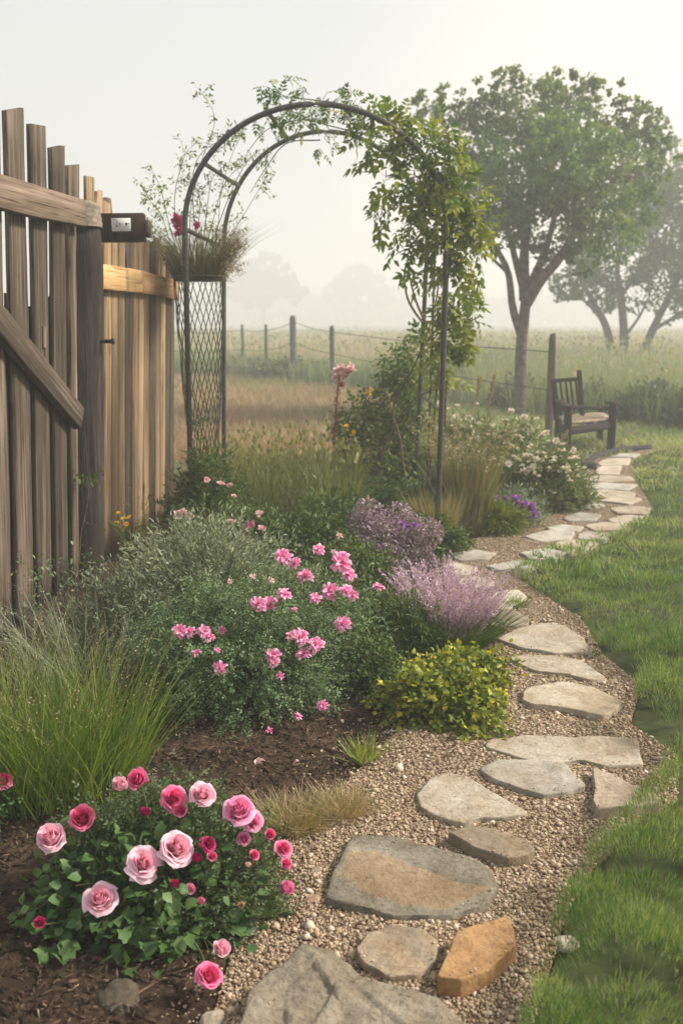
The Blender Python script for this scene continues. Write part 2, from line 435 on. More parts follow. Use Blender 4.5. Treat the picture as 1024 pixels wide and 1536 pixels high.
# ================================================================ the ground
def flat(name, pts, z, mat, k='structure'):
    g = Geo(); p = np.array([(q[0], q[1], z) for q in pts]); g.add(p, np.arange(len(p)))
    o = build(name, g, mat); o['kind'] = k; return o
def patch(name, poly, z, mat, step=.12, amp=.0, seed=1):
    """a gently uneven sheet clipped to an outline (cells at the outline are cut along it)"""
    poly = np.array(poly)[:, :2]
    bmx = bmesh.new()
    vs = [bmx.verts.new((x, y, 0)) for x, y in poly]; bmx.faces.new(vs)
    lo, hi = poly.min(0), poly.max(0)
    for ax in (0, 1):
        for q in np.arange(lo[ax]+step, hi[ax], step):
            co = [0, 0, 0]; no = [0, 0, 0]; co[ax] = q; no[ax] = 1
            bmesh.ops.bisect_plane(bmx, geom=bmx.verts[:]+bmx.edges[:]+bmx.faces[:], plane_co=co, plane_no=no)
    bmx.verts.ensure_lookup_table()
    xy = np.array([v.co[:2] for v in bmx.verts]); e = edist(xy[:, 0], xy[:, 1], poly)
    hgt = (vnoise(xy[:, 0]*2.3, xy[:, 1]*2.3, seed)*.6+vnoise(xy[:, 0]*6, xy[:, 1]*6, seed+1)*.4)*amp*np.clip(e/.25, 0, 1)
    for v, h in zip(bmx.verts, hgt): v.co.z = z+h
    me = bpy.data.meshes.new(name); bmx.normal_update()
    if sum(f.normal.z for f in bmx.faces) < 0: bmesh.ops.reverse_faces(bmx, faces=bmx.faces[:])
    bmx.to_mesh(me); bmx.free()
    for p in me.polygons: p.use_smooth = True
    me.materials.append(mat); o = bpy.data.objects.new(name, me); COL.objects.link(o); o['kind'] = 'structure'; return o

flat('ground', [(-400, -20), (400, -20), (400, 440), (-400, 440)], -.03, M['meadow_soil'])

RIGHT = [(760, 1700), (800, 1536), (830, 1440), (850, 1370), (900, 1290), (952, 1236), (1014, 1206), (1020, 1140), (945, 1088), (960, 1030), (905, 985), (870, 930), (812, 892), (765, 862), (800, 842), (860, 824), (900, 812), (950, 790), (980, 766), (955, 725), (945, 695), (990, 674), (1120, 664)]
LEFT = [(300, 1700), (318, 1536), (345, 1440), (400, 1350), (420, 1270), (470, 1215), (545, 1150), (600, 1095), (700, 1080), (745, 1010), (740, 950), (690, 900), (655, 868), (650, 838), (690, 815), (780, 790), (835, 762), (850, 730), (862, 705), (880, 692), (960, 676), (1120, 660)]
Rg, Lg = Gs(RIGHT), Gs(LEFT)
path_poly = np.vstack([Lg, Rg[::-1]])
MEADOW_PX = [(-300, 545), (200, 560), (340, 567), (440, 573), (600, 594), (700, 607), (830, 625), (1024, 641), (1500, 664)]
Mg = Gs(MEADOW_PX)
lawn_poly = np.vstack([Rg, [[9.0, 10.6, 0]], [[9.0, 1.0, 0]], [[.55, 1.0, 0]]])
back_poly = np.vstack([Gs([(560, 668), (700, 668), (800, 690), (862, 702), (960, 674), (1120, 660)]), [[9, 10.7, 0]], Mg[::-1][:5]])
dry_poly = np.vstack([Gs([(60, 690), (300, 690), (560, 690), (600, 660)]), Mg[4:0:-1], [[-6, 24, 0]]])
bed_poly = np.vstack([[[-3.2, 1.0, 0]], [[.0, 1.0, 0]], Lg[:17], [[1.75, 7.2, 0]], [[1.7, 8.6, 0]], [[-.3, 9.0, 0]], [[-3.2, 8.4, 0]]])
patch('garden_soil', bed_poly, .0, M['soil'], .12, .035, 3)
patch('gravel_path', path_poly, .006, M['gravel'], .15, .012, 5)
patch('lawn', lawn_poly, -.016, M['lawn_ground'], .15, .07, 8)
flat('bench_soil', Gs([(815, 672), (850, 655), (905, 655), (950, 672), (900, 692), (840, 706), (820, 690)]), .001, M['soil'])

def lawn_z(x, y):
    e = edist(x, y, lawn_poly)
    return .004+np.where(inpoly(x, y, lawn_poly), (vnoise(x*2.3, y*2.3, 8)*.6+vnoise(x*6, y*6, 9)*.4)*.07*np.clip(e/.25, 0, 1), 0)
def scatter_in(poly, dens, lo, hi):
    """random ground points in a polygon, density falling with distance: dens(y) per m2"""
    out = []
    ys = np.arange(lo, hi, .5)
    p = np.array(poly)[:, :2]; x0, x1 = p[:, 0].min(), p[:, 0].max()
    for y in ys:
        xa, xb = max(x0, -.52*y-.8), min(x1, .52*y+.8)
        if xb <= xa: continue
        n = rng.poisson(dens(y+.25)*(xb-xa)*.5)
        q = np.stack([U(xa, xb, n), U(y, y+.5, n)], 1); out.append(q)
    q = np.concatenate(out); return q[inpoly(q[:, 0], q[:, 1], p)]

# ---- gravel: loose pebbles
ICO_V = None
def ico():
    t = (1+5**.5)/2
    v = nrm(np.array([[-1, t, 0], [1, t, 0], [-1, -t, 0], [1, -t, 0], [0, -1, t], [0, 1, t], [0, -1, -t], [0, 1, -t], [t, 0, -1], [t, 0, 1], [-t, 0, -1], [-t, 0, 1]], float))
    f = np.array([[0, 11, 5], [0, 5, 1], [0, 1, 7], [0, 7, 10], [0, 10, 11], [1, 5, 9], [5, 11, 4], [11, 10, 2], [10, 7, 6], [7, 1, 8], [3, 9, 4], [3, 4, 2], [3, 2, 6], [3, 6, 8], [3, 8, 9], [4, 9, 5], [2, 4, 11], [6, 2, 10], [8, 6, 7], [9, 8, 1]])
    return v, f
IV, IF = ico()
g = Geo()
q = scatter_in(np.vstack([path_poly+0]), lambda y: 27000 if y < 2.9 else 15500 if y < 3.8 else 6500 if y < 5 else 1800 if y < 6.5 else 400, 1.4, 11)
q2 = scatter_in(bed_poly, lambda y: 4500 if y < 4 else 600, 1.4, 6)
e2 = edist(q2[:, 0], q2[:, 1], path_poly); q2 = q2[U(0, 1, len(q2)) < np.exp(-e2/.13)*1.0+.02]
q = np.vstack([q, q2])
sz = (.0019+.0010*rng.gamma(1.5, 1.0, len(q)))*np.where(q[:, 1] > 3.2, 1.25, 1.0)
sz = np.where(U(0, 1, len(q)) < .012, sz*2.0, sz); sz = np.minimum(sz, .014)
for k in range(6):
    m = np.arange(len(q)) % 6 == k
    tv = IV*(1+rng.normal(size=(12, 1))*.27)*np.array([1.15, .95, .62])
    pos = np.stack([q[m, 0], q[m, 1], .004+sz[m]*.35+U(0, .006, m.sum())], 1)
    inst(g, tv, IF, pos, frames(rvec(m.sum())*np.array([1, 1, .35]), roll=.35), sz[m], np.clip(rng.normal(.47, .20, m.sum())+(sz[m] > .008)*.15, 0, 1))
kind(build('gravel', g, M['pebble'], smooth=False), 'stuff')
# ---- bark chips and crumbs on the soil
g = Geo()
q = scatter_in(bed_poly, lambda y: 5500 if y < 3.6 else 1800 if y < 5.5 else 150, 1.2, 8.5)
e2 = edist(q[:, 0], q[:, 1], path_poly); q = q[U(0, 1, len(q)) < .35+e2/.3]
n = len(q); tv = IV*np.array([1.6, .55, .22])*(1+rng.normal(size=(12, 1))*.2)
zz = (vnoise(q[:, 0]*2.3, q[:, 1]*2.3, 3)*.6+vnoise(q[:, 0]*6, q[:, 1]*6, 4)*.4)*.035
inst(g, tv, IF, np.stack([q[:, 0], q[:, 1], zz+U(-.002, .008, n)], 1), frames(rvec(n)*np.array([1, 1, .3]), roll=.5), .0028+.0022*rng.gamma(1.4, 1, n), np.clip(rng.normal(.34, .24, n), 0, 1))
kind(build('bark_chips', g, M['chip']), 'stuff')

# ---- lawn grass
g = Geo()
q = scatter_in(lawn_poly, lambda y: 44000 if y < 2.6 else 24000 if y < 4 else 9000 if y < 5.2 else 4200 if y < 6.5 else 1700 if y < 9 else 900, 1.2, 13.5)
n = len(q); x, y = q[:, 0], q[:, 1]; e = edist(x, y, lawn_poly)
cl = vnoise(x*3.1, y*3.1, 21)*.55+vnoise(x*9, y*9, 22)*.45
# cushions: the grass near the path grows in rounded tufts with dark gaps between
mc = scatter_in(lawn_poly, lambda yy: 14 if yy < 4.6 else 20 if yy < 6 else 14, 1.0, 13.5)
ed = edist(mc[:, 0], mc[:, 1], lawn_poly)
edge_n = []
for a_, b_ in zip(Rg[:-1], Rg[1:]):
    L_ = np.hypot(*(b_-a_)[:2])
    for t_ in np.arange(0, 1, .16/max(L_, .05)): edge_n.append(a_[:2]+(b_-a_)[:2]*t_+np.array([U(.08, .20), U(-.05, .05)]))
mc = np.vstack([mc, edge_n]); nr_ = np.clip((4.6-mc[:, 1])/1.5, 0, 1); mr = U(.10, .17, len(mc))*(1+.3*nr_); mh = U(.04, .12, len(mc))*(1+1.3*nr_)
best = np.full(n, 9.0); mi_ = np.zeros(n, int)
for k_ in range(len(mc)):
    d_ = np.hypot(x-mc[k_, 0], y-mc[k_, 1])/mr[k_]; m_ = d_ < best; best[m_] = d_[m_]; mi_[m_] = k_
near = np.clip((6.0-y)/2.5, 0, 1); rim = np.exp(-e/.25); tuft = np.maximum(near, rim)
keep = U(0, 1, n) < np.where(best < .88, 1, np.where(best < 1.15, 1-.35*tuft, 1-.38*tuft))
keep &= ~inpoly(x, y, Gs([(880, 1144), (920, 1154), (985, 1174), (1008, 1204), (950, 1222), (885, 1224)]))      # the pinkish stone stays clear
x, y, e, cl, near, rim, tuft, best, mi_ = (a[keep] for a in (x, y, e, cl, near, rim, tuft, best, mi_)); n = len(x)
dom = np.clip(1-best**1.5, 0, 1)*tuft
hh = (.011+.013*cl+.003*tuft)*np.where(y > 3.6, 1.25, 1)*rng.gamma(5, .2, n)*(1+1.1*tuft*np.clip(best-.55, 0, .8))*np.where(y > 5, 1.3-.5*np.exp(-e/.18), 1)
wdt = np.where(y < 3, .0017, np.where(y < 5, .0027, np.where(y < 8, .006, .011)))
base = np.stack([x, y, lawn_z(x, y)-.004+dom*mh[mi_]*U(.7, 1.05, n)], 1)
az = np.arctan2(y-mc[mi_, 1], x-mc[mi_, 0])+rng.normal(0, .9, n)
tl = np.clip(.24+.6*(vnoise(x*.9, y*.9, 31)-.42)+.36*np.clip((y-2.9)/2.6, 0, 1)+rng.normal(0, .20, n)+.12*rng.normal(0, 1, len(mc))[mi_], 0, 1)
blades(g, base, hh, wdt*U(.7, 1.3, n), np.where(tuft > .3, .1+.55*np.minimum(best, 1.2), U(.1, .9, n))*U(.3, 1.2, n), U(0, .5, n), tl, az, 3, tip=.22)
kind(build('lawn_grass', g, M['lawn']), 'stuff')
# back lawn: short and patchy
g = Geo()
q = scatter_in(back_poly, lambda y: 520 if y < 12 else 300, 9, 24)
n = len(q); base = np.stack([q[:, 0], q[:, 1], np.full(n, -.03)], 1)
blades(g, base, U(.05, .11, n), .016, U(.2, 1.2, n), U(0, .6, n), np.clip(.62+.6*(vnoise(q[:, 0]*.8, q[:, 1]*.8, 4)-.45)+rng.normal(0, .14, n), 0, 1), tip=.1)
kind(build('back_lawn_grass', g, M['lawn']), 'stuff')
g = Geo()
q = scatter_in(dry_poly, lambda y: 650 if y < 11 else 330 if y < 16 else 170, 7, 26)
n = len(q); base = np.stack([q[:, 0], q[:, 1], np.full(n, -.03)], 1)
d_t = np.clip(.42+.75*(vnoise(q[:, 0]*.55, q[:, 1]*.55, 6)-.45)+.25*np.exp(-((q[:, 1]-10.5)/2.0)**2)+rng.normal(0, .16, n), 0, 1)
blades(g, base, U(.08, .24, n)*np.where(q[:, 1] < 11, 1.3, 1), np.where(q[:, 1] < 14, .010, .02), U(.1, .8, n), U(0, .6, n), d_t, tip=.12)
kind(build('dry_grass', g, M['dry']), 'stuff')
# ---- meadow: tall grass beyond the wire fence
g = Geo()
mead = np.vstack([Mg, [[60, 20, 0]], [[60, 90, 0]], [[-60, 90, 0]]])
q = scatter_in(mead, lambda y: 260 if y < 18 else 150 if y < 28 else 55 if y < 45 else 16, 10, 88)
n = len(q); yy = q[:, 1]; e = edist(q[:, 0], yy, mead)
base = np.stack([q[:, 0], yy, np.full(n, -.03)], 1)
big = vnoise(q[:, 0]*.25, yy*.25, 14)
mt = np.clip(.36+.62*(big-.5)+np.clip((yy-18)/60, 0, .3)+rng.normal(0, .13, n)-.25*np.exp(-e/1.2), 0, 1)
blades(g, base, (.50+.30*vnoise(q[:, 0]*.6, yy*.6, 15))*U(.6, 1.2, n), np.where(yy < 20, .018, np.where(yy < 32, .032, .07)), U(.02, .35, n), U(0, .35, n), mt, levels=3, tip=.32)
# seed heads
k = rng.choice(n, n//16, replace=False)
tipp = base[k]+np.stack([rng.normal(0, .06, len(k)), rng.normal(0, .06, len(k)), U(.6, .95, len(k))], 1)
inst(g, DIA[0], DIA[1], tipp, frames(nrm(np.stack([rng.normal(0, .3, len(k)), rng.normal(0, .3, len(k)), np.ones(len(k))], 1))), np.where(yy[k] < 24, .07, .12), np.clip(rng.normal(.8, .15, len(k)), 0, 1))
kind(build('meadow_grass', g, M['meadow']), 'stuff')

# ================================================================ stepping stones
M['st_pale'] = stone_mat('pale_stone', [(.3, (.30, .25, .19)), (.5, (.45, .395, .32)), (.7, (.56, .51, .43))], (.37, .30, .22))
M['st_grey'] = stone_mat('grey_stone', [(.3, (.25, .225, .185)), (.5, (.38, .36, .315)), (.7, (.50, .475, .42))], (.44, .40, .34))
M['st_tan'] = stone_mat('tan_stone', [(.3, (.15, .13, .10)), (.5, (.235, .21, .165)), (.7, (.33, .30, .245))], (.34, .235, .14), 1.6, (.40, .60), .8, True)
M['st_brown'] = stone_mat('brown_stone', [(.3, (.22, .165, .11)), (.5, (.33, .255, .175)), (.7, (.42, .345, .26))], (.27, .235, .19))
M['st_orange'] = stone_mat('orange_stone', [(.3, (.23, .13, .06)), (.5, (.35, .205, .095)), (.7, (.43, .28, .15))], (.27, .175, .10))
M['st_rough'] = stone_mat('rough_stone', [(.3, (.15, .125, .09)), (.5, (.27, .235, .18)), (.7, (.39, .35, .285))], (.30, .235, .15), 3.0, (.5, .6), 1.0)
M['st_pink'] = stone_mat('pinkish_stone', [(.3, (.32, .23, .165)), (.5, (.46, .37, .28)), (.7, (.55, .48, .39))], (.36, .22, .14))

def stone(px, label, mat, thick=.035, rough=.006, seed=0, terr=.0, ridges=None, patch_px=None, n=80, nr=16):
    poly = Gs(px, thick)[:, :2]
    # resample the outline with a little wobble
    c = poly.mean(0); m = len(poly); P = np.vstack([poly, poly[:1]])
    L = np.r_[0, np.cumsum(np.hypot(*np.diff(P, axis=0).T))]; s = np.linspace(0, L[-1], n, endpoint=False)
    out = np.stack([np.interp(s, L, P[:, 0]), np.interp(s, L, P[:, 1])], 1)
    out = out*.7+.15*(np.roll(out, 1, 0)+np.roll(out, -1, 0))
    size = L[-1]/4
    wob = np.array([mnoise.noise(Vector((p[0]*9/max(size, .2)*.3, p[1]*9/max(size, .2)*.3, seed*3.1)))+.5*mnoise.noise(Vector((p[0]*40, p[1]*40, seed))) for p in out])
    d = nrm(out-c); out = out+d*(wob*.022*min(size, .5))[:, None]
    V = []; prof = [(1.0, -.03), (1.010, thick*.3), (1.004, thick*.86), (.990, thick)]
    for r, z in prof: V.append(np.c_[c+(out-c)*r, np.full(n, z)])
    for i in range(1, nr):
        r = .985*(1-i/nr); V.append(np.c_[c+(out-c)*r, np.full(n, thick)])
    V = np.concatenate([*V, [[*c, thick]]])
    for i, v in enumerate(V):
        edge = 1 if i >= 3*n else .5
        a = mnoise.noise(Vector((v[0]*4.5, v[1]*4.5, seed)))+.5*mnoise.noise(Vector((v[0]*11, v[1]*11, seed+4)))+.25*mnoise.noise(Vector((v[0]*30, v[1]*30, seed+9)))
        h = a*rough*1.4
        if terr:
            b = mnoise.noise(Vector((v[0]*3.2+seed, v[1]*3.2, 2.2)))+.3*mnoise.noise(Vector((v[0]*14, v[1]*14, 5.2)))
            h += terr*max(-1, min(1, b*14))*.5+terr*.5*max(-1, min(1, (b-.28)*16))
        if ridges:
            for (ax, ay), (bx, by), hh, ww in ridges:
                A_, B_ = G(ax, ay, thick)[:2], G(bx, by, thick)[:2]; ab = B_-A_; pv = np.array([v[0], v[1]])-A_
                t = max(0, min(1, pv@ab/(ab@ab))); dd = np.hypot(*(pv-ab*t)); sd_ = ab[0]*pv[1]-ab[1]*pv[0]
                h += hh*math.exp(-(dd/ww)**2)*(1 if sd_ > 0 else max(0, 1-dd/(.15*ww)))
        if i < n: continue
        v[2] += h*edge
        if i < 3*n:
            q = mnoise.noise(Vector((v[0]*20, v[1]*20, v[2]*60+seed)))*.006; v[:2] += q*nrm(v[:2]-c)
    F = []; R = len(prof)+nr-1
    F = np.array([[r*n+j, r*n+(j+1) % n, (r+1)*n+(j+1) % n, (r+1)*n+j] for r in range(R-1) for j in range(n)])
    tint = np.zeros(len(V))
    if patch_px is not None:
        pp_ = Gs(patch_px, thick); tint = np.where(inpoly(V[:, 0], V[:, 1], pp_), 1, -1)*edist(V[:, 0], V[:, 1], pp_)/.06+.5
    g = Geo(); g.add(V, F, np.clip(tint, 0, 1))
    tri = np.array([[(R-1)*n+j, (R-1)*n+(j+1) % n, R*n] for j in range(n)])
    g.f.append(tri); g.m.append(0)
    area = np.sum(out[:, 0]*np.roll(out[:, 1], -1)-np.roll(out[:, 0], -1)*out[:, 1])
    if area < 0: g.f = [f[:, ::-1] for f in g.f]
    o = build('stepping_stone', g, M[mat], origin=(c[0], c[1], 0), smooth=True)
    me = o.data
    tag(o, label, 'stepping stone', 'stepping stones of the garden path')
    return o
STONES = [
 ([(375,1488),(398,1462),(425,1450),(440,1432),(458,1418),(500,1432),(545,1458),(600,1470),(660,1490),(690,1522),(715,1560),(700,1640),(560,1700),(400,1700),(340,1640),(352,1560),(366,1520)], 'large rough craggy grey-brown stone beside the rose bush, at the near end of the path', 'st_rough', .05, .012, 1, .010,
   [((385,1500),(470,1450),.008,.03),((470,1450),(500,1490),.009,.03),((500,1490),(470,1540),.007,.03),((560,1495),(640,1560),.009,.04),((430,1510),(440,1600),.008,.03),((520,1560),(560,1520),.007,.025),((600,1500),(660,1520),.006,.03)]),
 ([(534,1424),(548,1398),(590,1386),(635,1396),(657,1412),(652,1440),(625,1458),(585,1462),(545,1444)], 'small rounded brown stone between the craggy stone and the orange stone', 'st_brown', .03, .008, 2, .003, None),
 ([(655,1462),(668,1432),(688,1394),(720,1382),(763,1370),(773,1412),(755,1432),(728,1452),(690,1468)], 'thick orange sandstone slab with pointed corners', 'st_orange', .055, .006, 3, .003, None),
 ([(487,1345),(500,1310),(528,1252),(590,1252),(650,1268),(715,1290),(742,1308),(748,1330),(725,1354),(670,1368),(590,1369),(540,1358)], 'big grey flagstone with a wide tan patch across its middle', 'st_tan', .03, .005, 4, .004, None),
 ([(672,1250),(705,1237),(745,1242),(790,1260),(803,1272),(795,1280),(760,1285),(710,1270)], 'small oval brown-grey stone just beyond the big tan-patched flagstone', 'st_brown', .04, .004, 5, .002, None),
 ([(625,1192),(645,1165),(668,1155),(700,1162),(745,1190),(792,1218),(760,1225),(722,1226),(698,1236),(660,1224),(628,1212)], 'pale triangular flagstone nearest the dry grass tufts', 'st_pale', .023, .004, 6, .002, None),
 ([(718,1152),(745,1141),(800,1140),(848,1145),(862,1164),(879,1180),(850,1187),(815,1193),(775,1182),(735,1168)], 'blue-grey flagstone with a notched edge, between the triangular and the long stone', 'st_grey', .023, .004, 7, .003, None),
 ([(888,1150),(915,1160),(950,1174),(975,1182),(991,1200),(950,1206),(895,1213),(888,1200),(892,1180)], 'tilted pinkish triangular stone with a broken front face by the lawn edge', 'st_pink', .042, .007, 8, .006, None),
 ([(728,1118),(735,1106),(790,1102),(860,1106),(905,1104),(955,1108),(962,1145),(905,1146),(870,1138),(830,1146),(770,1132)], 'long pale flagstone spanning the path behind the blue-grey stone', 'st_pale', .023, .004, 9, .003, None),
 ([(780,1046),(790,1030),(845,1022),(890,1028),(932,1048),(928,1060),(905,1072),(880,1067),(840,1058),(800,1054)], 'pale oval flagstone with a chipped front beside the yellow-green plant', 'st_pale', .035, .005, 10, .004, None),
 ([(760,985),(785,981),(830,984),(870,990),(908,1016),(885,1020),(850,1010),(800,1004)], 'narrow pale flagstone tapering to a point, beyond the chipped oval one', 'st_pale', .023, .003, 11, .002, None),
 ([(742,956),(785,940),(830,933),(850,940),(875,958),(888,978),(830,978),(780,970)], 'wide pale flagstone with a peaked back edge, beside the purple grass', 'st_pale', .023, .004, 12, .002, None),
 ([(700,928),(735,918),(768,914),(792,926),(792,936),(750,939)], 'pale flat stone half hidden behind the tips of the purple grass', 'st_pale', .023, .003, 13, .002, None),
 ([(725,898),(745,886),(778,883),(790,895),(765,912),(730,916)], 'buff flagstone under the purple grass plumes with a weed at its rim', 'st_pale', .023, .003, 14, .002, None),
 ([(680,870),(712,864),(742,874),(738,882),(695,882)], 'small buff stone before the path bends past the arch', 'st_pale', .023, .003, 15, .002, None),
 ([(650,850),(680,842),(718,852),(702,861),(662,863)], 'buff stone touching the edge of the silvery purple bush', 'st_pale', .023, .003, 16, .002, None),
 ([(672,832),(700,824),(745,828),(730,838),(690,841)], 'pale flat stone at the foot of the arch leg', 'st_grey', .023, .003, 17, .002, None),
 ([(730,848),(770,840),(808,842),(795,851),(745,855)], 'flat pale stone touching the lawn corner where the path bends', 'st_grey', .023, .003, 18, .002, None),
 ([(778,828),(815,822),(850,828),(835,838),(795,839)], 'small pale stone next beyond the lawn corner stone', 'st_grey', .023, .003, 19, .002, None),
 ([(826,815),(850,808),(898,812),(882,823),(850,829)], 'bright kite-shaped stone sunk in the lawn edge', 'st_pale', .023, .003, 20, .002, None),
 ([(785,803),(825,794),(862,797),(855,808),(810,811)], 'pale stone beside the yellow-green mound', 'st_grey', .023, .003, 21, .002, None),
 ([(866,800),(880,796),(914,800),(908,808),(868,808)], 'thin pale stone between the kite-shaped stone and the mound', 'st_grey', .023, .003, 22, .002, None),
 ([(818,791),(845,786),(876,790),(868,796),(828,796)], 'small grey stone before the purple aster', 'st_grey', .023, .003, 23, .002, None),
 ([(876,787),(905,782),(950,784),(932,794),(890,795)], 'wide buff stone where the path starts to swing back left', 'st_pale', .023, .003, 24, .002, None),
 ([(843,777),(868,768),(903,772),(893,780),(852,781)], 'rounded grey stone nearest the white-flowered bush', 'st_grey', .023, .003, 25, .002, None),
 ([(910,779),(938,772),(968,775),(956,783),(918,784)], 'pale stone at the widest swing of the path', 'st_pale', .023, .003, 26, .002, None),
 ([(914,762),(940,757),(976,762),(970,771),(925,770)], 'bright pale stone pressed against the outer lawn edge', 'st_pale', .023, .003, 27, .002, None),
 ([(866,758),(888,752),(907,757),(884,764)], 'little grey stone on the inner side of the far bend', 'st_grey', .023, .003, 28, .002, None),
 ([(897,750),(928,743),(964,748),(942,756)], 'flat pale stone sixth along the path from the bench', 'st_pale', .023, .003, 29, .002, None),
 ([(872,740),(900,733),(950,737),(953,743),(900,747)], 'long pale stone fifth along the path from the bench', 'st_pale', .023, .003, 30, .002, None),
 ([(866,727),(900,723),(957,727),(940,734),(885,733)], 'pale stone fourth along the path from the bench', 'st_grey', .023, .003, 31, .002, None),
 ([(868,718),(900,713),(945,714),(952,720),(900,723)], 'pale stone third along the path from the bench', 'st_pale', .023, .003, 32, .002, None),
 ([(892,706),(900,699),(932,698),(928,710),(896,711)], 'squarish pale stone second along the path, beside the dark edging block', 'st_pale', .023, .003, 33, .002, None),
 ([(895,694),(910,687),(946,686),(942,696),(900,698)], 'pale stone nearest the bench legs', 'st_pale', .023, .003, 34, .002, None),
 ([(912,684),(935,679),(960,680),(950,686)], 'farthest pale stone, vanishing round the lawn corner', 'st_grey', .023, .003, 35, .002, None),
]
for i, (px, lab, mt, th, ro, sd_, te, ri) in enumerate(STONES):
    far = i > 12
    stone(px, lab, mt, th, ro, sd_, te, ri, n=110 if i == 0 else 40 if far else 80, nr=34 if i == 0 else 8 if far else 26, patch_px=[(500,1312),(522,1280),(545,1272),(602,1288),(645,1310),(692,1322),(742,1332),(700,1345),(668,1360),(602,1357),(537,1335)] if i == 3 else None)

g = Geo()
for px, *_r in STONES[:13]:
    P_ = Gs(px, _r[2]); c_ = P_.mean(0); n_ = 15; i_ = rng.integers(0, len(P_), n_); f_ = U(0, 1, n_)[:, None]
    e_ = P_[i_]*(1-f_)+P_[(i_+1) % len(P_)]*f_; p_ = c_+(e_-c_)*(1-np.abs(rng.normal(-.01, .09, n_)))[:, None]; p_[:, 2] = _r[2]+.003
    p_ = p_[inpoly(p_[:, 0], p_[:, 1], c_+(P_-c_)*.97)]
    inst(g, IV*(1+rng.normal(size=(12, 1))*.25)*np.array([1.15, .95, .62]), IF, p_, frames(rvec(len(p_))*np.array([1, 1, .3])), U(.0016, .0042, len(p_)), np.clip(rng.normal(.62, .2, len(p_)), 0, 1))
kind(build('grit', g, M['pebble']), 'stuff')
# dark rock in the soil, pale half-buried stones, small cobbles among the gravel
def rock(name, px, py, r, squash, mat, label, cat, seed, grp=None):
    c = G(px, py)
    bm = bmesh.new(); bmesh.ops.create_icosphere(bm, subdivisions=4, radius=1)
    for v in bm.verts:
        p = v.co.normalized(); k = 1+.22*mnoise.noise(p*1.3+Vector((seed, 0, 0)))+.09*mnoise.noise(p*3.5+Vector((0, seed, 0)))+.03*mnoise.noise(p*9)
        v.co = Vector((p.x*r[0]*k, p.y*r[1]*k, p.z*squash*k))
    me = bpy.data.meshes.new(name); bm.to_mesh(me); bm.free()
    for p in me.polygons: p.use_smooth = True
    me.materials.append(M[mat]); o = bpy.data.objects.new(name, me); COL.objects.link(o); o.location = (c[0], c[1], squash*.25)
    o.rotation_euler[2] = seed
    tag(o, label, cat, grp); return o
M['st_dark'] = stone_mat('dark_rock', [(.3, (.05, .042, .034)), (.5, (.10, .085, .068)), (.7, (.17, .145, .12))], (.08, .06, .045))
rock('soil_rock', 182, 1508, (.062, .045), .032, 'st_dark', 'rounded dark brown rock lying in the soil below the rose bush', 'rock', 2.0)
rock('pale_rock', 320, 1536, (.03, .025), .02, 'st_pale', 'pale rock in the gravel just below the craggy stone', 'rock', 4.0)
for i, (px, py, r, lab) in enumerate([(472, 1354, .022, 'tan cobble touching the near corner of the big tan-patched flagstone'), (476, 1310, .018, 'brown cobble between the rose bush and the tan-patched flagstone'),
        (847, 1418, .026, 'flat buff cobble at the lawn edge across from the orange stone'), (556, 1392, .014, 'small white cobble behind the rounded brown stone'), (742, 1497, .012, 'pale cobble in the gravel below the orange stone'),
        (783, 1432, .011, 'pinkish cobble close to the orange stone'), (880, 1165, .016, 'little cobble beside the tilted pinkish stone'), (918, 1025, .02, 'buff cobble at the tip of the narrow pointed flagstone')]):
    rock('cobble', px, py, (r*1.25, r), r*.55, ['st_pink', 'st_brown', 'st_pale'][i % 3], lab, 'cobble', i*1.3+.4, 'cobbles loose in the gravel')
# ================================================================ timber: gate, posts, fence panel
M['old_wood'] = wood_mat('weathered_wood', (.036, .027, .02), (.098, .075, .055), (.215, .172, .13), (.06, .043, .03), bump=.7)
M['rail_wood'] = wood_mat('weathered_rail_wood', (.11, .075, .05), (.22, .16, .115), (.36, .28, .215), (.15, .10, .07), bump=.8, knots=False)
M['warm_wood'] = wood_mat('warm_fence_wood', (.14, .09, .05), (.30, .20, .11), (.44, .32, .195), (.18, .14, .10), bump=.5)
M['new_wood'] = wood_mat('honey_rail_wood', (.30, .16, .06), (.50, .30, .13), (.62, .41, .21), (.40, .25, .12), bump=.4)
M['post_wood'] = wood_mat('dark_post_wood', (.012, .010, .008), (.032, .027, .022), (.075, .063, .052), (.02, .016, .013), scale=2.2, bump=1.0)
M['post_top'] = plain_mat('post_top_wood', (.16, .13, .10), (.26, .22, .175), 40, .9, .1, .5)
M['dark_box'] = wood_mat('dark_brown_wood', (.022, .011, .007), (.045, .024, .016), (.075, .042, .028), bump=.2, knots=False)
M['iron'] = plain_mat('dark_iron', (.012, .012, .012), (.04, .032, .027), 60, .55, .4, .3, .6)
FU = nrm(np.array([.079, 1.0, 0])); FN = np.array([FU[1], -FU[0], 0])      # along the fence; out of its garden side
F0 = np.array([-1.37, 5.3, 0])                                             # the post
def fp(dy, off=0.0, z=0.0): return F0+FU*(dy/FU[1])+FN*(off+.042*(z-1.3))+np.array([0, 0, z])   # the old fence leans a little into the garden
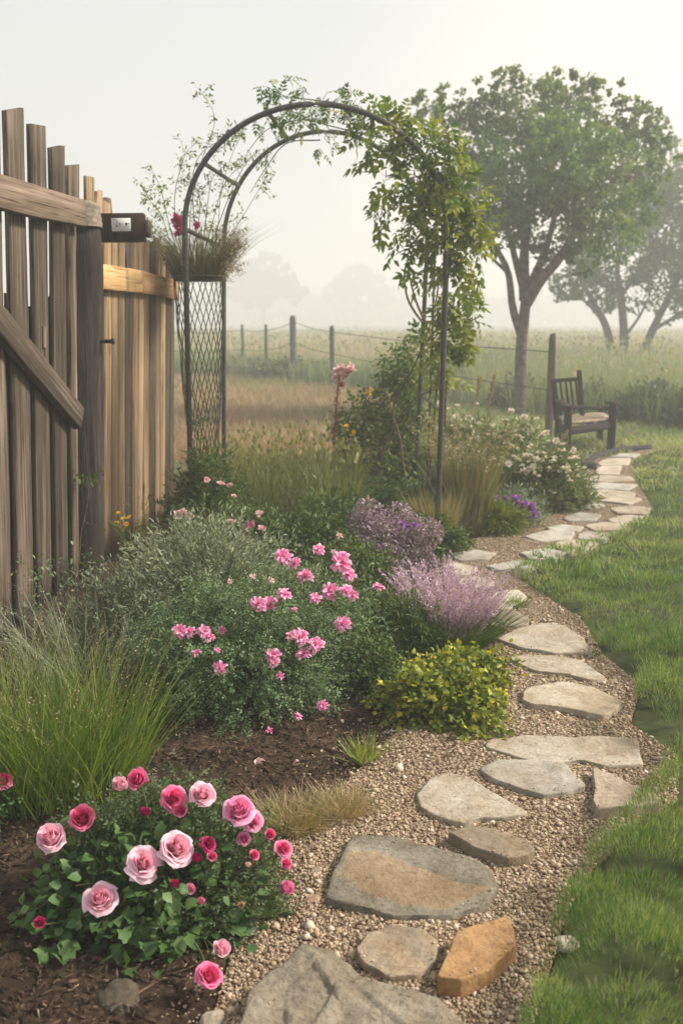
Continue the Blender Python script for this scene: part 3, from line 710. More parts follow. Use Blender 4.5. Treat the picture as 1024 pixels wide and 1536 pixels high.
def timber(L, w, t, seed, top=0.0, warp=.004, nseg=14, lean=0.0):
    """a board standing along +z at the origin, wide along x, thick along y; top = how far one upper corner is lower"""
    r = np.random.default_rng(seed); b = min(.006, t*.3)
    hx, hy = w/2, t/2
    ring = np.array([(hx-b, hy), (hx, hy-b), (hx, -hy+b), (hx-b, -hy), (-hx+b, -hy), (-hx, -hy+b), (-hx, hy-b), (-hx+b, hy)])
    V = []; p1, p2, p3 = r.uniform(0, 6, 3)
    for i in range(nseg+1):
        z = L*i/nseg
        dx = warp*sin(z*2.3+p1)+lean*z; wv = 1+.03*sin(z*5+p2)+r.normal(0, .006); dy = warp*.6*sin(z*1.7+p3)
        for x, y in ring:
            zz = z
            if i == nseg: zz = z-top*(x/hx*.5+.5)+r.normal(0, .0015)-(.006 if abs(x) > hx-b*1.2 else 0)
            V.append((x*wv+dx, y+dy, zz))
    V = np.array(V); n = nseg
    F = np.array([[8*i+j, 8*i+8+j, 8*i+8+(j+1) % 8, 8*i+(j+1) % 8] for i in range(n) for j in range(8)])
    g = Geo(); g.add(V, F); g.f += [np.array([list(range(8*n, 8*n+8))[::-1]]), np.array([list(range(8))])]; g.m += [0, 0]
    return g
def frame_obj(o, loc, x, y, z, par=None):
    m = Matrix(((x[0], y[0], z[0], loc[0]), (x[1], y[1], z[1], loc[1]), (x[2], y[2], z[2], loc[2]), (0, 0, 0, 1)))
    if par is not None: m = Matrix.Translation(-par.location) @ m
    o.matrix_basis = m
def board(name, th, mat, p0, p1, w, t, seed, face, top=0.0, **kw):
    """timber from p0 to p1 whose broad face looks along face"""
    z = nrm(p1-p0); y = nrm(face-(face@z)*z); x = np.cross(y, z)
    o = build(name, timber(np.linalg.norm(p1-p0), w, t, seed, top, **kw), M[mat], th)
    frame_obj(o, p0, x, y, z, th); return o

gate = thing('wooden_gate', 'tall grey weathered picket gate with top rail and diagonal brace beside the dark round post', 'gate', F0-FU*.9)
dy = -.02; i = 0
HG = lambda d: 2.19-.02*max(0, d+.9)-.03*abs(d+.3)
ws = [.15, .165, .17, .18, .18, .175, .17, .18, .18, .18, .18, .18, .18, .18]
while dy > -2.6:
    w = ws[i % len(ws)]; dy -= w/2
    h = 2.16-.195*dy+[.0, .012, .006, -.01, .015, .0, .01, -.008][i % 8]
    board('picket', gate, 'old_wood', fp(dy, 0, .02), fp(dy, 0, h), w, .028, 100+i, FN, top=[.025, .04, .02, .045, .03][i % 5], lean=.0)
    dy -= w/2+[.07, .078, .07, .08, .075][i % 5]; i += 1
j = 0; dy = -.06
while dy > -2.6:       # backing boards that close the gaps below the rail
    w = [.13, .12, .14][j % 3]; dy -= w/2
    board('backing_board', gate, 'old_wood', fp(dy, -.03, .02), fp(dy, -.03, 1.42+.05*(j % 3)), w, .02, 150+j, FN)
    dy -= w/2+.006; j += 1
board('rail', gate, 'rail_wood', fp(-2.7, .042, 1.90), fp(-.09, .042, 1.925), .135, .05, 171, FN, nseg=24, warp=.006)
board('brace', gate, 'old_wood', fp(-2.3, .042, 2.02), fp(-.16, .042, .90), .125, .05, 172, FN, nseg=20)
o = board('peg', gate, 'rail_wood', A(66, 522, 4.74)+FN*.0, A(66, 487, 4.74), .03, .02, 174, FN)
def cyl_post(name, th, mat, base, h, r0, r1, seed, top=None, cap=None, n=20, m=14, lean=(0, 0)):
    V = []; rr = np.random.default_rng(seed)
    ph = rr.uniform(0, 6, 4)
    for i in range(m+1):
        t = i/m; z = h*t
        for j in range(n):
            a = 2*pi*j/n
            r = (r0+(r1-r0)*t)*(1+.05*sin(2*a+ph[0]+t*2)+.03*sin(5*a+ph[1])+.02*sin(9*t*3+ph[2]+a))
            if i == m: r *= .86
            V.append((base[0]+r*cos(a)+lean[0]*z+.005*sin(t*3+ph[3]), base[1]+r*sin(a)+lean[1]*z, base[2]+z+(.012*cos(a+1) if i == m else 0)))
    V.append((base[0]+lean[0]*h+.005*sin(3+ph[3]), base[1]+lean[1]*h, base[2]+h+.004))
    F = np.array([[i*n+j, i*n+(j+1) % n, (i+1)*n+(j+1) % n, (i+1)*n+j] for i in range(m) for j in range(n)])
    g = Geo(); g.add(np.array(V), F); g.f.append(np.array([[m*n+j, m*n+(j+1) % n, (m+1)*n] for j in range(n)])); g.m.append(0)
    return build(name, g, M[mat], th, tuple(base) if th is None else tuple(th.location), True)
post = thing('gate_post', 'thick dark round log post with a paler worn top, between gate and honey fence', 'post', F0)
pb = fp(.02, .035, 1.0)*np.array([1, 1, 0])+X3*-.02
pb = pb-np.array([.05, 0, 0])
cyl_post('shaft', post, 'post_wood', pb-np.array([0, 0, .05]), 1.93, .106, .100, 5, lean=(.045, 0))
cyl_post('top_cap', post, 'post_top', pb+np.array([.045*1.92, 0, 1.87]), .115, .0955, .090, 5)
tag(o := thing('gate_latch', 'small black iron latch bolt sticking out of the dark round post', 'latch', A(155, 512, 5.33)), 'small black iron latch bolt sticking out of the dark round post', 'latch')
g = Geo(); c = A(152, 512, 5.30); tube1(g, [c-X3*.03, c+X3*.065], .011, sides=10); part('bolt', g, M['iron'], o, True)
g = Geo(); box_geo(g, c+X3*.062, X3, Y3, Z3, .014, .03, .032, .003); part('bolt_head', g, M['iron'], o)

panel = thing('fence_panel', 'honey brown picket fence panel with one pale rail, beyond the dark round post', 'fence', F0+FU*1.0)
dy = .11; i = 0
while dy < 1.92:
    w = [.115, .105, .12, .125, .11, .118][i % 6]; dy += w/2
    h = 2.15 if dy < .26 else 2.10 if dy < .42 else 2.04 if dy < .52 else 1.93-.012*(dy-.5)+[.0, .015, -.012][i % 3]
    grey = i in (5, 9) or dy > 1.68
    board('picket', panel, 'old_wood' if grey or dy < .0 else 'warm_wood', fp(dy, .0, .02), fp(dy, 0, h), w, .024, 200+i, FN, top=[.01, .02, -.01, .0][i % 4])
    dy += w/2+.022; i += 1
for k in range(12):
    board('backing_board', panel, 'old_wood', fp(.14+.155*k, -.03, .02), fp(.14+.155*k, -.03, 1.78), .14, .02, 250+k, FN)
board('rail', panel, 'new_wood', fp(.09, .04, 1.635), fp(1.0, .04, 1.628), .135, .036, 271, FN)
board('rail', panel, 'new_wood', fp(1.002, .041, 1.628), fp(1.93, .041, 1.612), .135, .036, 272, FN)
# the brown box with the paper label
boxp = A(186, 343, 5.42); yy = 5.42
bx_ = thing('wooden_box', 'dark brown wooden box with a small white paper label, fixed beside the round post top', 'box', boxp)
ax = nrm(np.array([1, .10, .02])); ay = np.cross(Z3, ax)
board_c = A(183, 342, 5.42)
g = Geo(); box_geo(g, board_c, ax, ay, Z3, .245, .10, .142, .004); part('box_body', g, M['dark_box'], bx_)
g = Geo(); box_geo(g, board_c+ax*.136-Z3*.005+ay*.02, ax, ay, Z3, .026, .07, .085, .004); box_geo(g, board_c+ax*.136+Z3*.0-ay*.045, ax, ay, Z3, .02, .03, .07, .003)
part('end_block', g, M['old_wood'], bx_)
M['paper'] = plain_mat('white_paper', (.66, .65, .64), (.74, .73, .72), 30, .8, .2, .1)
M['ink'] = plain_mat('dark_ink', (.03, .03, .035), (.05, .05, .055), 30, .8, .2, .0)
lc = board_c+ax*.003-ay*.0512+Z3*.012
g = Geo(); box_geo(g, lc, ax, ay, Z3, .098, .0016, .066, .0005); lab = part('label', g, M['paper'], bx_)
g = Geo()
def mark(u, v, w, h): box_geo(g, lc+ax*(u-.5)*.098-ay*.0012+Z3*(.5-v)*.066, ax, ay, Z3, w*.098, .001, h*.066, .0002)
for m_ in [(.11, .28, .02, .40), (.20, .12, .20, .03), (.30, .35, .022, .50), (.20, .44, .03, .07), (.24, .60, .05, .10), (.31, .60, .03, .10), (.42, .44, .05, .10), (.42, .62, .05, .07), (.51, .45, .025, .08), (.51, .64, .02, .05), (.59, .44, .03, .08),
           (.76, .44, .10, .17), (.86, .40, .10, .05), (.92, .44, .04, .10), (.80, .50, .08, .08), (.71, .63, .04, .06), (.78, .63, .04, .07), (.85, .63, .04, .06), (.92, .62, .03, .06)]: mark(*m_)
mo = build('lettering', g, M['ink'], lab, tuple(bx_.location))
mo.location = (0, 0, 0)
# grey stub of a post beyond the panel
o = cyl_post('stub_post', None, 'old_wood', F0+FU*1.02-FN*.16, 2.12, .05, .045, 9)
tag(o, 'grey weathered post whose top shows above the brown box, behind the honey fence', 'post')

# ================================================================ garden arch
M['arch_metal'] = plain_mat('arch_metal', (.035, .036, .032), (.085, .08, .068), 45, .5, .4, .25, .35)
AN, AF = 6.0, 7.5
arch = thing('garden_arch', 'tall rounded dark metal garden arch with two hoops, vines over its top and one side', 'arch', (-.15, 6.7, 0))
def hoop(yd, pxl, pxr, pytop, pl_b, pr_b, zs):
    L = A(pxl, 335, yd); R = A(pxr, 335, yd)
    zl = zs; top = A((pxl+pxr)/2, pytop, yd)[2]
    cx = (L[0]+R[0])/2; rx = (R[0]-L[0])/2; rz = top-zl
    pts = [np.array([pl_b, yd, -.03]), np.array([pl_b*.5+L[0]*.5, yd, zl*.5])]
    P = [np.array([pl_b+(L[0]-pl_b)*t, yd, zl*t-.03*(1-t)]) for t in np.linspace(0, 1, 12)[:-1]]
    P += [np.array([cx-rx*cos(a), yd, zl+rz*sin(a)]) for a in np.linspace(0, pi, 40)]
    P += [np.array([pr_b+(R[0]-pr_b)*t, yd, zl*t-.03*(1-t)]) for t in np.linspace(1, 0, 12)[1:]]
    return np.array(P)
hA = hoop(AN, 277, 671, 156, A(288, 800, AN)[0], A(655, 800, AN)[0], 1.92)
hB = hoop(AF, 335, 641, 197, A(336, 760, AF)[0], A(621, 760, AF)[0], 1.92)
for P in (hA, hB):
    g = Geo(); tube1(g, P, .0165, sides=12); part('hoop', g, M['arch_metal'], arch, True)
def rung(ia, ib, r=.013, sag=0.0):
    a, b = hA[ia], hB[ib]; g = Geo(); tube1(g, [a, (a+b)/2-Z3*sag, b], r, sides=8, n=10); part('crossbar', g, M['arch_metal'], arch, True)
rung(11, 11, .015); rung(18, 18); rung(26, 26); rung(36, 36); rung(44, 44)
for z in (2, 5, 8): rung(len(hA)-1-z, len(hB)-1-z, .008)
# thin vertical stake between the two legs on the climber's side
g = Geo(); tube1(g, [(A(640, 700, 6.8)[0]+.0, 6.8, -.03), (A(652, 400, 6.8)[0], 6.8, 1.95)], .008, sides=8); part('side_rod', g, M['arch_metal'], arch, True)

# tapered wire cage with the dry tussock standing in it
M['green_wire'] = plain_mat('green_wire', (.035, .05, .022), (.07, .085, .04), 50, .5, .4, .1, .2)
cc = A(303, 560, 6.75); cage = thing('wire_cage', 'tapered green lattice wire cage standing between the arch legs, dry tussock on top', 'plant cage', (cc[0], 6.75, 0))
z1, z0 = A(300, 415, 6.75)[2], A(300, 672, 6.75)[2]-.1
g = Geo(); nW = 13
for sgn in (1, -1):
    for k in range(nW):
        t = np.linspace(0, 1, 30); a = 2*pi*k/nW+sgn*t*2.3; r = .085+.085*t**.8
        wob = .004*np.sin(t*23+k)
        P = np.stack([cc[0]+(r+wob)*np.cos(a), 6.75+(r+wob)*np.sin(a), z0+(z1-z0)*t], 1)
        tubes(g, P[None], [.0034], [.0034], 5)
part('lattice', g, M['green_wire'], cage, True)
for z, r, w in ((z1, .17, .007), (z0, .085, .006)):
    g = Geo(); a = np.linspace(0, 2*pi, 33); tube1(g, np.stack([cc[0]+r*np.cos(a), 6.75+r*np.sin(a), np.full(33, z)], 1), w, sides=6); part('rim', g, M['green_wire'], cage, True)
g = Geo()
for a in (0.4, 2.5, 4.6): tube1(g, [(cc[0]+.085*cos(a), 6.75+.085*sin(a), z0), (cc[0]+.085*cos(a), 6.75+.085*sin(a), -.05)], .006, sides=6)
part('stand', g, M['green_wire'], cage, True)

# ================================================================ bench and the leaning post
M['bench_wood'] = wood_mat('dark_bench_wood', (.018, .013, .012), (.04, .03, .027), (.07, .055, .048), bump=.3, knots=False)
M['seat_wood'] = wood_mat('pale_seat_wood', (.20, .145, .10), (.34, .27, .19), (.44, .36, .27), bump=.3, knots=False)
bA, bB = G(848, 684), G(915, 674)
bA[2] = bB[2] = 0; e1 = nrm(bB-bA); wB = np.linalg.norm(bB-bA); e2 = nrm(np.array([-e1[1], e1[0], 0])*1.0+np.array([-.55, 0, 0])*.0)
e2 = nrm(np.array([.10, 1.0, 0])); dB = .78
bC, bD = bA+e2*dB, bB+e2*dB
bench = thing('garden_bench', 'small dark wooden garden bench with a slatted back and pale seat, at the path end', 'bench', bA)
def post_sq(name, p, h, s, z0=-.03, mat='bench_wood', top=0):
    return board(name, bench, mat, p+Z3*z0, p+Z3*(z0+h), s, s, int(abs(p[0])*1000) % 997, -e2, top)
hA_ = A(848, 612, bA[1])[2]; hB_ = A(915, 606, bB[1])[2]
post_sq('leg', bA, hA_+.03, .075); post_sq('leg', bB, hB_+.03, .075); post_sq('leg', bC, hA_+.03, .07); 
dx = A(882, 650, bD[1]); post_sq('leg', bD, .42, .07)
g = Geo(); box_geo(g, bB+Z3*(hB_+.014), e1, np.cross(Z3, e1), Z3, .15, .12, .03, .006); part('post_cap', g, M['bench_wood'], bench)
mid = (bA+bB+bC+bD)/4
sz_ = A(880, 627, mid[1])[2]
g = Geo()
for k in range(5):
    f = .06+.88*(k+.5)/5
    box_geo(g, bA+e2*dB*f+e1*wB*.5+Z3*sz_, e1, np.cross(Z3, e1), Z3, wB-.09, dB*.88/5-.008, .028, .004)
part('seat', g, M['seat_wood'], bench)
board('apron', bench, 'bench_wood', bA+Z3*(sz_-.07)+e1*.03, bB+Z3*(sz_-.07)-e1*.03, .085, .03, 31, -e2)
board('apron', bench, 'bench_wood', bA+Z3*(sz_-.09)+e2*.03, bC+Z3*(sz_-.09)-e2*.03, .10, .03, 32, -e1)
board('apron', bench, 'bench_wood', bB+Z3*(sz_-.07)+e2*.03, bD+Z3*(sz_-.07)-e2*.03, .085, .03, 33, e1)
board('arm', bench, 'bench_wood', bA+Z3*(hA_+.012)-e2*.05, bC+Z3*(hA_+.012)+e2*.04, .085, .028, 34, Z3)
board('arm', bench, 'bench_wood', bA+Z3*(hA_-.005)+e1*.05+e2*.12, bB+Z3*(hB_-.05)-e1*.02+e2*.05, .045, .03, 35, -e2)
bt = A(870, 556, bC[1])[2]; bl = A(833, 600, bC[1]+.03); br = A(874, 600, bC[1]+.03)
bl = np.array([bl[0], bC[1]+.03, 0]); br = np.array([br[0], bC[1]+.03, 0])
rk = np.array([-.10, .0, 0])
bp = board('back_post', bench, 'bench_wood', br+Z3*.30, br+rk*.6+Z3*(bt+.01), .05, .045, 41, -e2)
bp = board('back_post', bench, 'bench_wood', bl+Z3*.30, bl+rk*.5+Z3*(bt-.09), .04, .04, 42, -e2)
zt = bt-.11
board('top_rail', bench, 'bench_wood', bl+rk*.6+Z3*zt, br+rk*.6+Z3*(zt+.02), .04, .034, 43, -e2)
for k in range(5):
    f = (k+.55)/5.2; p = bl+(br-bl)*f
    board('back_slat', bench, 'bench_wood', p+Z3*.40, p+rk*.55+Z3*(zt+.01), .024, .018, 50+k, -e2)
lp = A(822, 640, 12.4); lp = np.array([lp[0], 12.4, -.05]); lt = A(829, 501, 12.4)
o = cyl_post('leaning_post', None, 'old_wood', lp, lt[2]+.05, .048, .043, 12, lean=((lt[0]-lp[0])/(lt[2]+.05), 0))
tag(o, 'tall thin grey post standing right behind the bench back', 'post')
# dark edging by the path end
M['edging'] = plain_mat('dark_edging', (.018, .016, .016), (.045, .04, .038), 30, .8, .2, .3)
e_pts = [G(x, y) for x, y in ((873, 707), (880, 700), (888, 692), (905, 684), (935, 677), (975, 674))]
edg = thing('path_edging', 'dark low curved edging strip with a block end, beside the far path stones', 'edging', e_pts[0])
g = Geo(); P = spline(e_pts, 24); lo = P+Z3*-.02; hi = P+Z3*.05; sd2 = nrm(np.cross(np.gradient(P, axis=0), Z3))*.018
V = np.stack([lo-sd2, hi-sd2, hi+sd2, lo+sd2], 1).reshape(-1, 3)
F = [[4*i+j, 4*i+(j+1) % 4, 4*i+4+(j+1) % 4, 4*i+4+j] for i in range(23) for j in range(4)]+[[3, 2, 1, 0], [92, 93, 94, 95]]
g.add(V, np.array(F)); part('edging_strip', g, M['edging'], edg)
g = Geo(); box_geo(g, G(880, 705)+Z3*.035, X3, Y3, Z3, .15, .11, .085, .008); part('end_block', g, M['edging'], edg)

# ================================================================ wire fence along the meadow
M['far_post'] = plain_mat('grey_fence_post', (.055, .055, .058), (.11, .105, .10), 20, .9, .1, .4)
def on_line(px):
    P = np.array(MEADOW_PX); return float(np.interp(px, P[:, 0], P[:, 1]))
wf = thing('wire_fence', 'wire fence on grey posts running along the misty meadow edge', 'fence', G(440, on_line(440), -.03))
FPS = [(150, 497, .03), (262, 492, .03), (365, 487, .035), (400, 487, .04), (440, 474, .075), (498, 489, .05)]
tops = []
for k, (px, py, r) in enumerate(FPS):
    b = G(px, on_line(px)-1, -.03); t = A(px, py, b[1]); tops.append(t)
    o = cyl_post('post', wf, 'far_post', b, t[2]+.03, r, r*.95, 60+k)
tops.append(A(829, 512, 12.4))          # the wires end at the leaning post
for dz in (-.13, -.6):
    g = Geo()
    W = [t+Z3*(dz if t[2]+dz > .2 else -.3) for t in tops]
    for a, b in zip(W[:-1], W[1:]): tube1(g, [a, (a+b)/2-Z3*.04, b], .007, sides=5, n=8)
    part('wire', g, M['far_post'], wf, True)

# ================================================================ trees
M['bark'] = plain_mat('tree_bark', (.07, .054, .042), (.17, .135, .105), 14, .95, .1, .9, dist=.03)
M['tree_leaf'] = leaf_mat('tree_leaf', [(0, (.05, .105, .032)), (.5, (.115, .185, .055)), (1, (.21, .26, .095))], .42, .6, .2, .7, .3)
M['far_leaf'] = leaf_mat('far_tree_leaf', [(0, (.025, .05, .02)), (1, (.06, .085, .035))], .2, .7, .1, .2, .3)
def tree(name, label, Y, trunk_px, limbs, blobs, r0, nleaf, lsize, mat='tree_leaf', depth=1.0, twig=True, group=None):
    """trunk_px: photo points up the trunk; limbs: lists of photo points with a depth offset; blobs (px,py,r px,depth offset,weight)"""
    k = Y/FPX/cos(PITCH)*1.0
    base = A(*trunk_px[0], Y); base[2] = -.05
    th = thing(name, label, 'tree', base, group)
    g = Geo()
    tr = [base]+[A(x, y, Y) for x, y in trunk_px[1:]]
    tube1(g, tr, r0, r0*.75, 12, n=16)
    c0 = base+np.array([0, 0, .02]); 
    for pts, ra, rb, dd in limbs:
        P = [A(x, y, Y+dd*i/(len(pts)-1)) for i, (x, y) in enumerate(pts)]
        tube1(g, P, ra, rb, 8, n=14)
    cent = np.array([A(x, y, Y+d) for x, y, r, d, w in blobs]); rad = np.array([r*k for _, _, r, _, _ in blobs]); wt = np.array([w*r*r for _, _, r, _, w in blobs], float)
    # twigs into the clumps
    ends = []
    srcs = [A(*pts[-1], Y+dd) for pts, ra, rb, dd in limbs]+[A(*pts[len(pts)//2], Y+dd*.5) for pts, ra, rb, dd in limbs]
    for c, r in zip(cent, rad):
        if r < .26: continue
        s = min(srcs, key=lambda q: np.linalg.norm(q-c)+(3 if q[2] > c[2]+.3 else 0))
        nb = 5
        tip = c+ball(nb, .3)*r*.9
        m = (s+tip)/2+rng.normal(0, .12, (nb, 3))*r+Z3*.15*r
        tubes(g, bez(np.repeat(s[None], nb, 0), m, tip, 7), r0*.09, r0*.03, 4)
    part('trunk', g, M['bark'], th, True)
    g = Geo()
    # leaves hang in small clumps spread through each blob
    n_cl = nleaf//22
    b = rng.choice(len(blobs), n_cl, p=wt/wt.sum())
    cc_ = cent[b]+ball(n_cl, .55)*rad[b][:, None]*np.array([1, depth, .88])
    cr = U(.10, .34, n_cl)*np.minimum(rad[b], .9)
    q = np.repeat(np.arange(n_cl), 22)
    pos = cc_[q]+ball(len(q), .1)*cr[q][:, None]*np.array([1.15, 1.15, .7])
    d = nrm(rvec(len(q))+np.array([0, 0, -.15]))
    inst(g, BROAD[0], BROAD[1], pos, frames(d, roll=.8), lsize*U(.6, 1.25, len(q)), np.clip(rng.normal(.5, .25, n_cl)[q]+rng.normal(0, .12, len(q)), 0, 1))
    part('crown', g, M[mat], th)
    return th
T1 = [(725,300,62,0,1),(800,250,80,-.5,1),(790,165,58,.3,1),(735,165,34,.2,1),(850,190,60,.5,1),(880,270,75,-.3,1),(835,330,62,.4,1),(905,340,55,-.6,1),(940,250,55,.3,1),(955,190,38,.2,.8),(870,135,34,.5,.9),(820,125,24,-.3,.9),(765,120,22,.2,.9),(725,125,20,.3,.8),(880,120,20,.4,.8),(930,140,20,.2,.8),(945,165,22,.2,.8),(975,205,24,.3,.7),(710,215,40,.4,.8),(745,345,40,-.4,.8),(985,270,30,.2,.8),(775,215,50,.9,1),(850,240,60,-1.0,1),(700,260,34,.0,.8),(760,290,55,-.9,1),(955,310,40,.6,.9),
      (620,140,15,.6,.8),(640,155,24,.5,.8),(672,145,24,.6,.7),(660,180,34,.7,.8),(690,180,30,.4,.7),(1000,235,18,.3,.6),(805,380,30,.2,.35),(880,385,34,.2,.5)]
tree('shade_tree', 'broad leafy tree with a forked trunk standing in the meadow behind the bench', 15.0, [(780,585),(781,530),(786,470),(790,440)],
     [([(788,450),(785,400),(790,330),(800,230)], .10, .03, .3), ([(788,455),(810,420),(840,385),(880,320),(930,260)], .10, .03, -.4), ([(789,440),(812,390),(830,330),(850,220)], .075, .025, .8),
      ([(780,500),(768,460),(762,410),(745,375),(722,340),(700,290)], .065, .02, -.3), ([(786,440),(770,380),(755,310),(740,220)], .06, .02, .5), ([(762,410),(735,385),(715,362)], .03, .012, .4), ([(745,300),(705,235),(650,180)], .018, .004, .6), ([(840,385),(865,350),(905,345)], .05, .02, .6)],
     T1, .095, 26000, .066)
T2 = [(880,420,40,0,1),(930,380,60,.5,1),(985,360,60,-.5,1),(1040,330,80,.4,1),(900,440,30,-.4,.8),(850,430,26,.4,.8),(1000,420,50,.2,.8),(1060,420,60,0,1),(960,300,55,.6,.9),(1020,260,55,-.3,1),(1080,250,60,.4,1),(940,440,30,.3,.6),(870,400,30,.6,.8),(1000,200,22,0,.5),(1100,330,80,0,1),(1005,465,22,.5,.5)]
tree('spreading_tree', 'pale misty spreading tree with three leaning trunks, behind the bigger tree', 28.0, [(936,535),(935,500),(932,460),(930,430)],
     [([(918,535),(908,490),(890,455),(870,420)], .13, .05, .0), ([(962,535),(978,495),(1000,450),(1025,400),(1050,330)], .13, .05, .2), ([(932,450),(925,410),(930,350)], .10, .04, .3), ([(905,485),(880,455),(850,435)], .05, .02, -.2), ([(936,505),(958,475),(975,440)], .05, .02, .5), ([(978,495),(1020,470),(1060,440)], .06, .03, .3), ([(933,440),(970,390),(1000,300)], .06, .02, 0)],
     T2, .13, 23000, .11)
# trees lost in the mist
tree('misty_tree', 'faint round-topped tree lost in the mist, seen through the arch', 250, [(534,475),(534,440)], [([(534,450),(534,425)], .3, .1, 0), ([(534,450),(520,430)], .2, .1, .0)],
     [(534,418,22,0,1),(515,428,18,.5,1),(555,428,20,0,1),(500,440,14,0,.8),(575,445,16,0,.8),(534,440,24,1,1)], .6, 2600, 1.3, 'far_leaf', group='trees in the mist')
tree('misty_tree', 'larger faint tree in the mist close to the arch lattice', 215, [(395,475),(395,440)], [([(395,450),(395,410)], .3, .1, 0), ([(395,450),(370,420)], .2, .1, .0)],
     [(395,405,30,0,1),(370,415,25,.5,1),(420,420,25,0,1),(350,430,24,0,1),(440,440,18,0,.9),(395,435,34,1,1)], .6, 3600, 1.2, 'far_leaf', group='trees in the mist')
g = Geo()
n = 9000; px_ = U(-500, 1500, n); hgt = 5.5+6.0*vnoise(px_/55+.3, px_*0+2.2, 41)*vnoise(px_/240, px_*0, 43)*1.6
Yd = U(270, 310, n); xw = (px_-512)/FPX*Yd; zz = hgt*U(0, 1, n)**.7
inst(g, BROAD[0], BROAD[1], np.stack([xw, Yd, zz], 1), frames(rvec(n)), U(1.5, 3.2, n), U(.1, .9, n))
kind(build('far_treeline', g, M['far_leaf']), 'stuff')
# ================================================================ plants
M['stem'] = plain_mat('green_stem', (.05, .06, .022), (.10, .11, .045), 40, .7, .2, .2)
M['twig'] = plain_mat('brown_twig', (.07, .045, .028), (.18, .125, .08), 40, .9, .1, .4)
LM = {
 'rose_leaf': ([(0, (.034, .08, .024)), (.5, (.078, .15, .045)), (1, (.16, .23, .08))], .22),
 'rose_fine': ([(0, (.04, .075, .025)), (.6, (.09, .125, .05)), (1, (.19, .21, .11))], .25),
 'silver': ([(0, (.09, .125, .07)), (.5, (.22, .265, .165)), (1, (.43, .46, .33))], .2),
 'dark_shrub': ([(0, (.042, .088, .036)), (.5, (.125, .20, .08)), (1, (.31, .36, .21))], .2),
 'fern': ([(0, (.04, .075, .018)), (.5, (.08, .135, .034)), (1, (.17, .22, .07))], .3),
 'lime': ([(0, (.07, .12, .018)), (.45, (.15, .205, .028)), (.75, (.32, .33, .035)), (1, (.62, .50, .03))], .3),
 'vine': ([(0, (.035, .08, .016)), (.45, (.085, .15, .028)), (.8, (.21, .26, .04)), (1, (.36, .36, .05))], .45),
 'mauve': ([(0, (.10, .085, .075)), (.4, (.22, .165, .185)), (.75, (.34, .235, .32)), (1, (.46, .36, .40))], .2),
 'plume': ([(0, (.38, .25, .40)), (.5, (.60, .43, .62)), (1, (.78, .66, .76))], .3),
 'blade_green': ([(0, (.055, .105, .014)), (.5, (.13, .205, .028)), (1, (.28, .33, .08))], .35),
 'tan_grass': ([(0, (.085, .125, .035)), (.4, (.16, .185, .07)), (.8, (.33, .27, .14)), (1, (.42, .31, .18))], .3),
 'tussock': ([(0, (.07, .085, .026)), (.4, (.15, .145, .06)), (.8, (.24, .17, .10)), (1, (.34, .26, .18))], .25),
 'tall_green': ([(0, (.06, .105, .026)), (.5, (.12, .17, .045)), (.9, (.24, .25, .09)), (1, (.36, .31, .15))], .3),
 'wild': ([(0, (.055, .09, .04)), (1, (.15, .19, .09))], .3),
}
for k_, (st_, tr_) in LM.items(): M[k_] = leaf_mat(k_+'_leaf', st_, tr_)
PM = {
 'pale_pink': [(0, (.84, .22, .40)), (.35, (.90, .47, .60)), (1, (.93, .70, .77))],
 'hot_pink': [(0, (.55, .02, .14)), (.5, (.80, .09, .28)), (1, (.90, .34, .50))],
 'deep_pink': [(0, (.28, .005, .07)), (1, (.60, .03, .18))],
 'mid_pink': [(0, (.68, .10, .32)), (.5, (.84, .27, .50)), (1, (.90, .50, .68))],
 'shrub_pink': [(0, (.76, .06, .30)), (.5, (.90, .22, .50)), (1, (.95, .55, .75))],
 'soft_pink': [(0, (.72, .36, .38)), (1, (.90, .70, .68))],
 'cream': [(0, (.60, .50, .34)), (1, (.80, .76, .64))],
 'yellow': [(0, (.55, .30, .02)), (1, (.75, .52, .04))],
 'violet': [(0, (.20, .06, .30)), (1, (.42, .18, .52))],
 'magenta': [(0, (.30, .01, .09)), (1, (.62, .05, .24))],
 'peach': [(0, (.60, .32, .18)), (1, (.75, .55, .38))],
 'red': [(0, (.24, .05, .05)), (1, (.42, .14, .12))],
}
for k_, st_ in PM.items(): M[k_] = petal_mat(k_+'_petal', st_)

def petal_tmpl(nu=5, nv=5, w=.85, cup=.25, curl=.25, notch=.08):
    V, T = [], []
    for j in range(nv):
        v = j/(nv-1); hw = w*.5*(sin(pi*(.08+.80*v)**.8)**.7)
        for i in range(nu):
            u = 2*i/(nu-1)-1
            V.append((v*(1-.10*u*u*v)-notch*(1-abs(u))*(v > .9), u*hw, cup*(u*u*hw*2+(v-.5)**2)-curl*max(0, v-.6)**2*4)); T.append(v*.7+.15*u*u)
    F = [[j*nu+i, j*nu+i+1, (j+1)*nu+i+1, (j+1)*nu+i] for j in range(nv-1) for i in range(nu-1)]
    return np.array(V), np.array(F), np.array(T)
PV, PF, PT = petal_tmpl()
SV, SF, ST = petal_tmpl(3, 3, .8, .3, .2, .0)
RAG = petal_tmpl(3, 5, .46, .35, .45, .10)
def basis(ax):
    ax = nrm(np.asarray(ax, float)); r = np.cross(ax, X3 if abs(ax[0]) < .8 else Y3); r = nrm(r); return r, np.cross(ax, r), ax
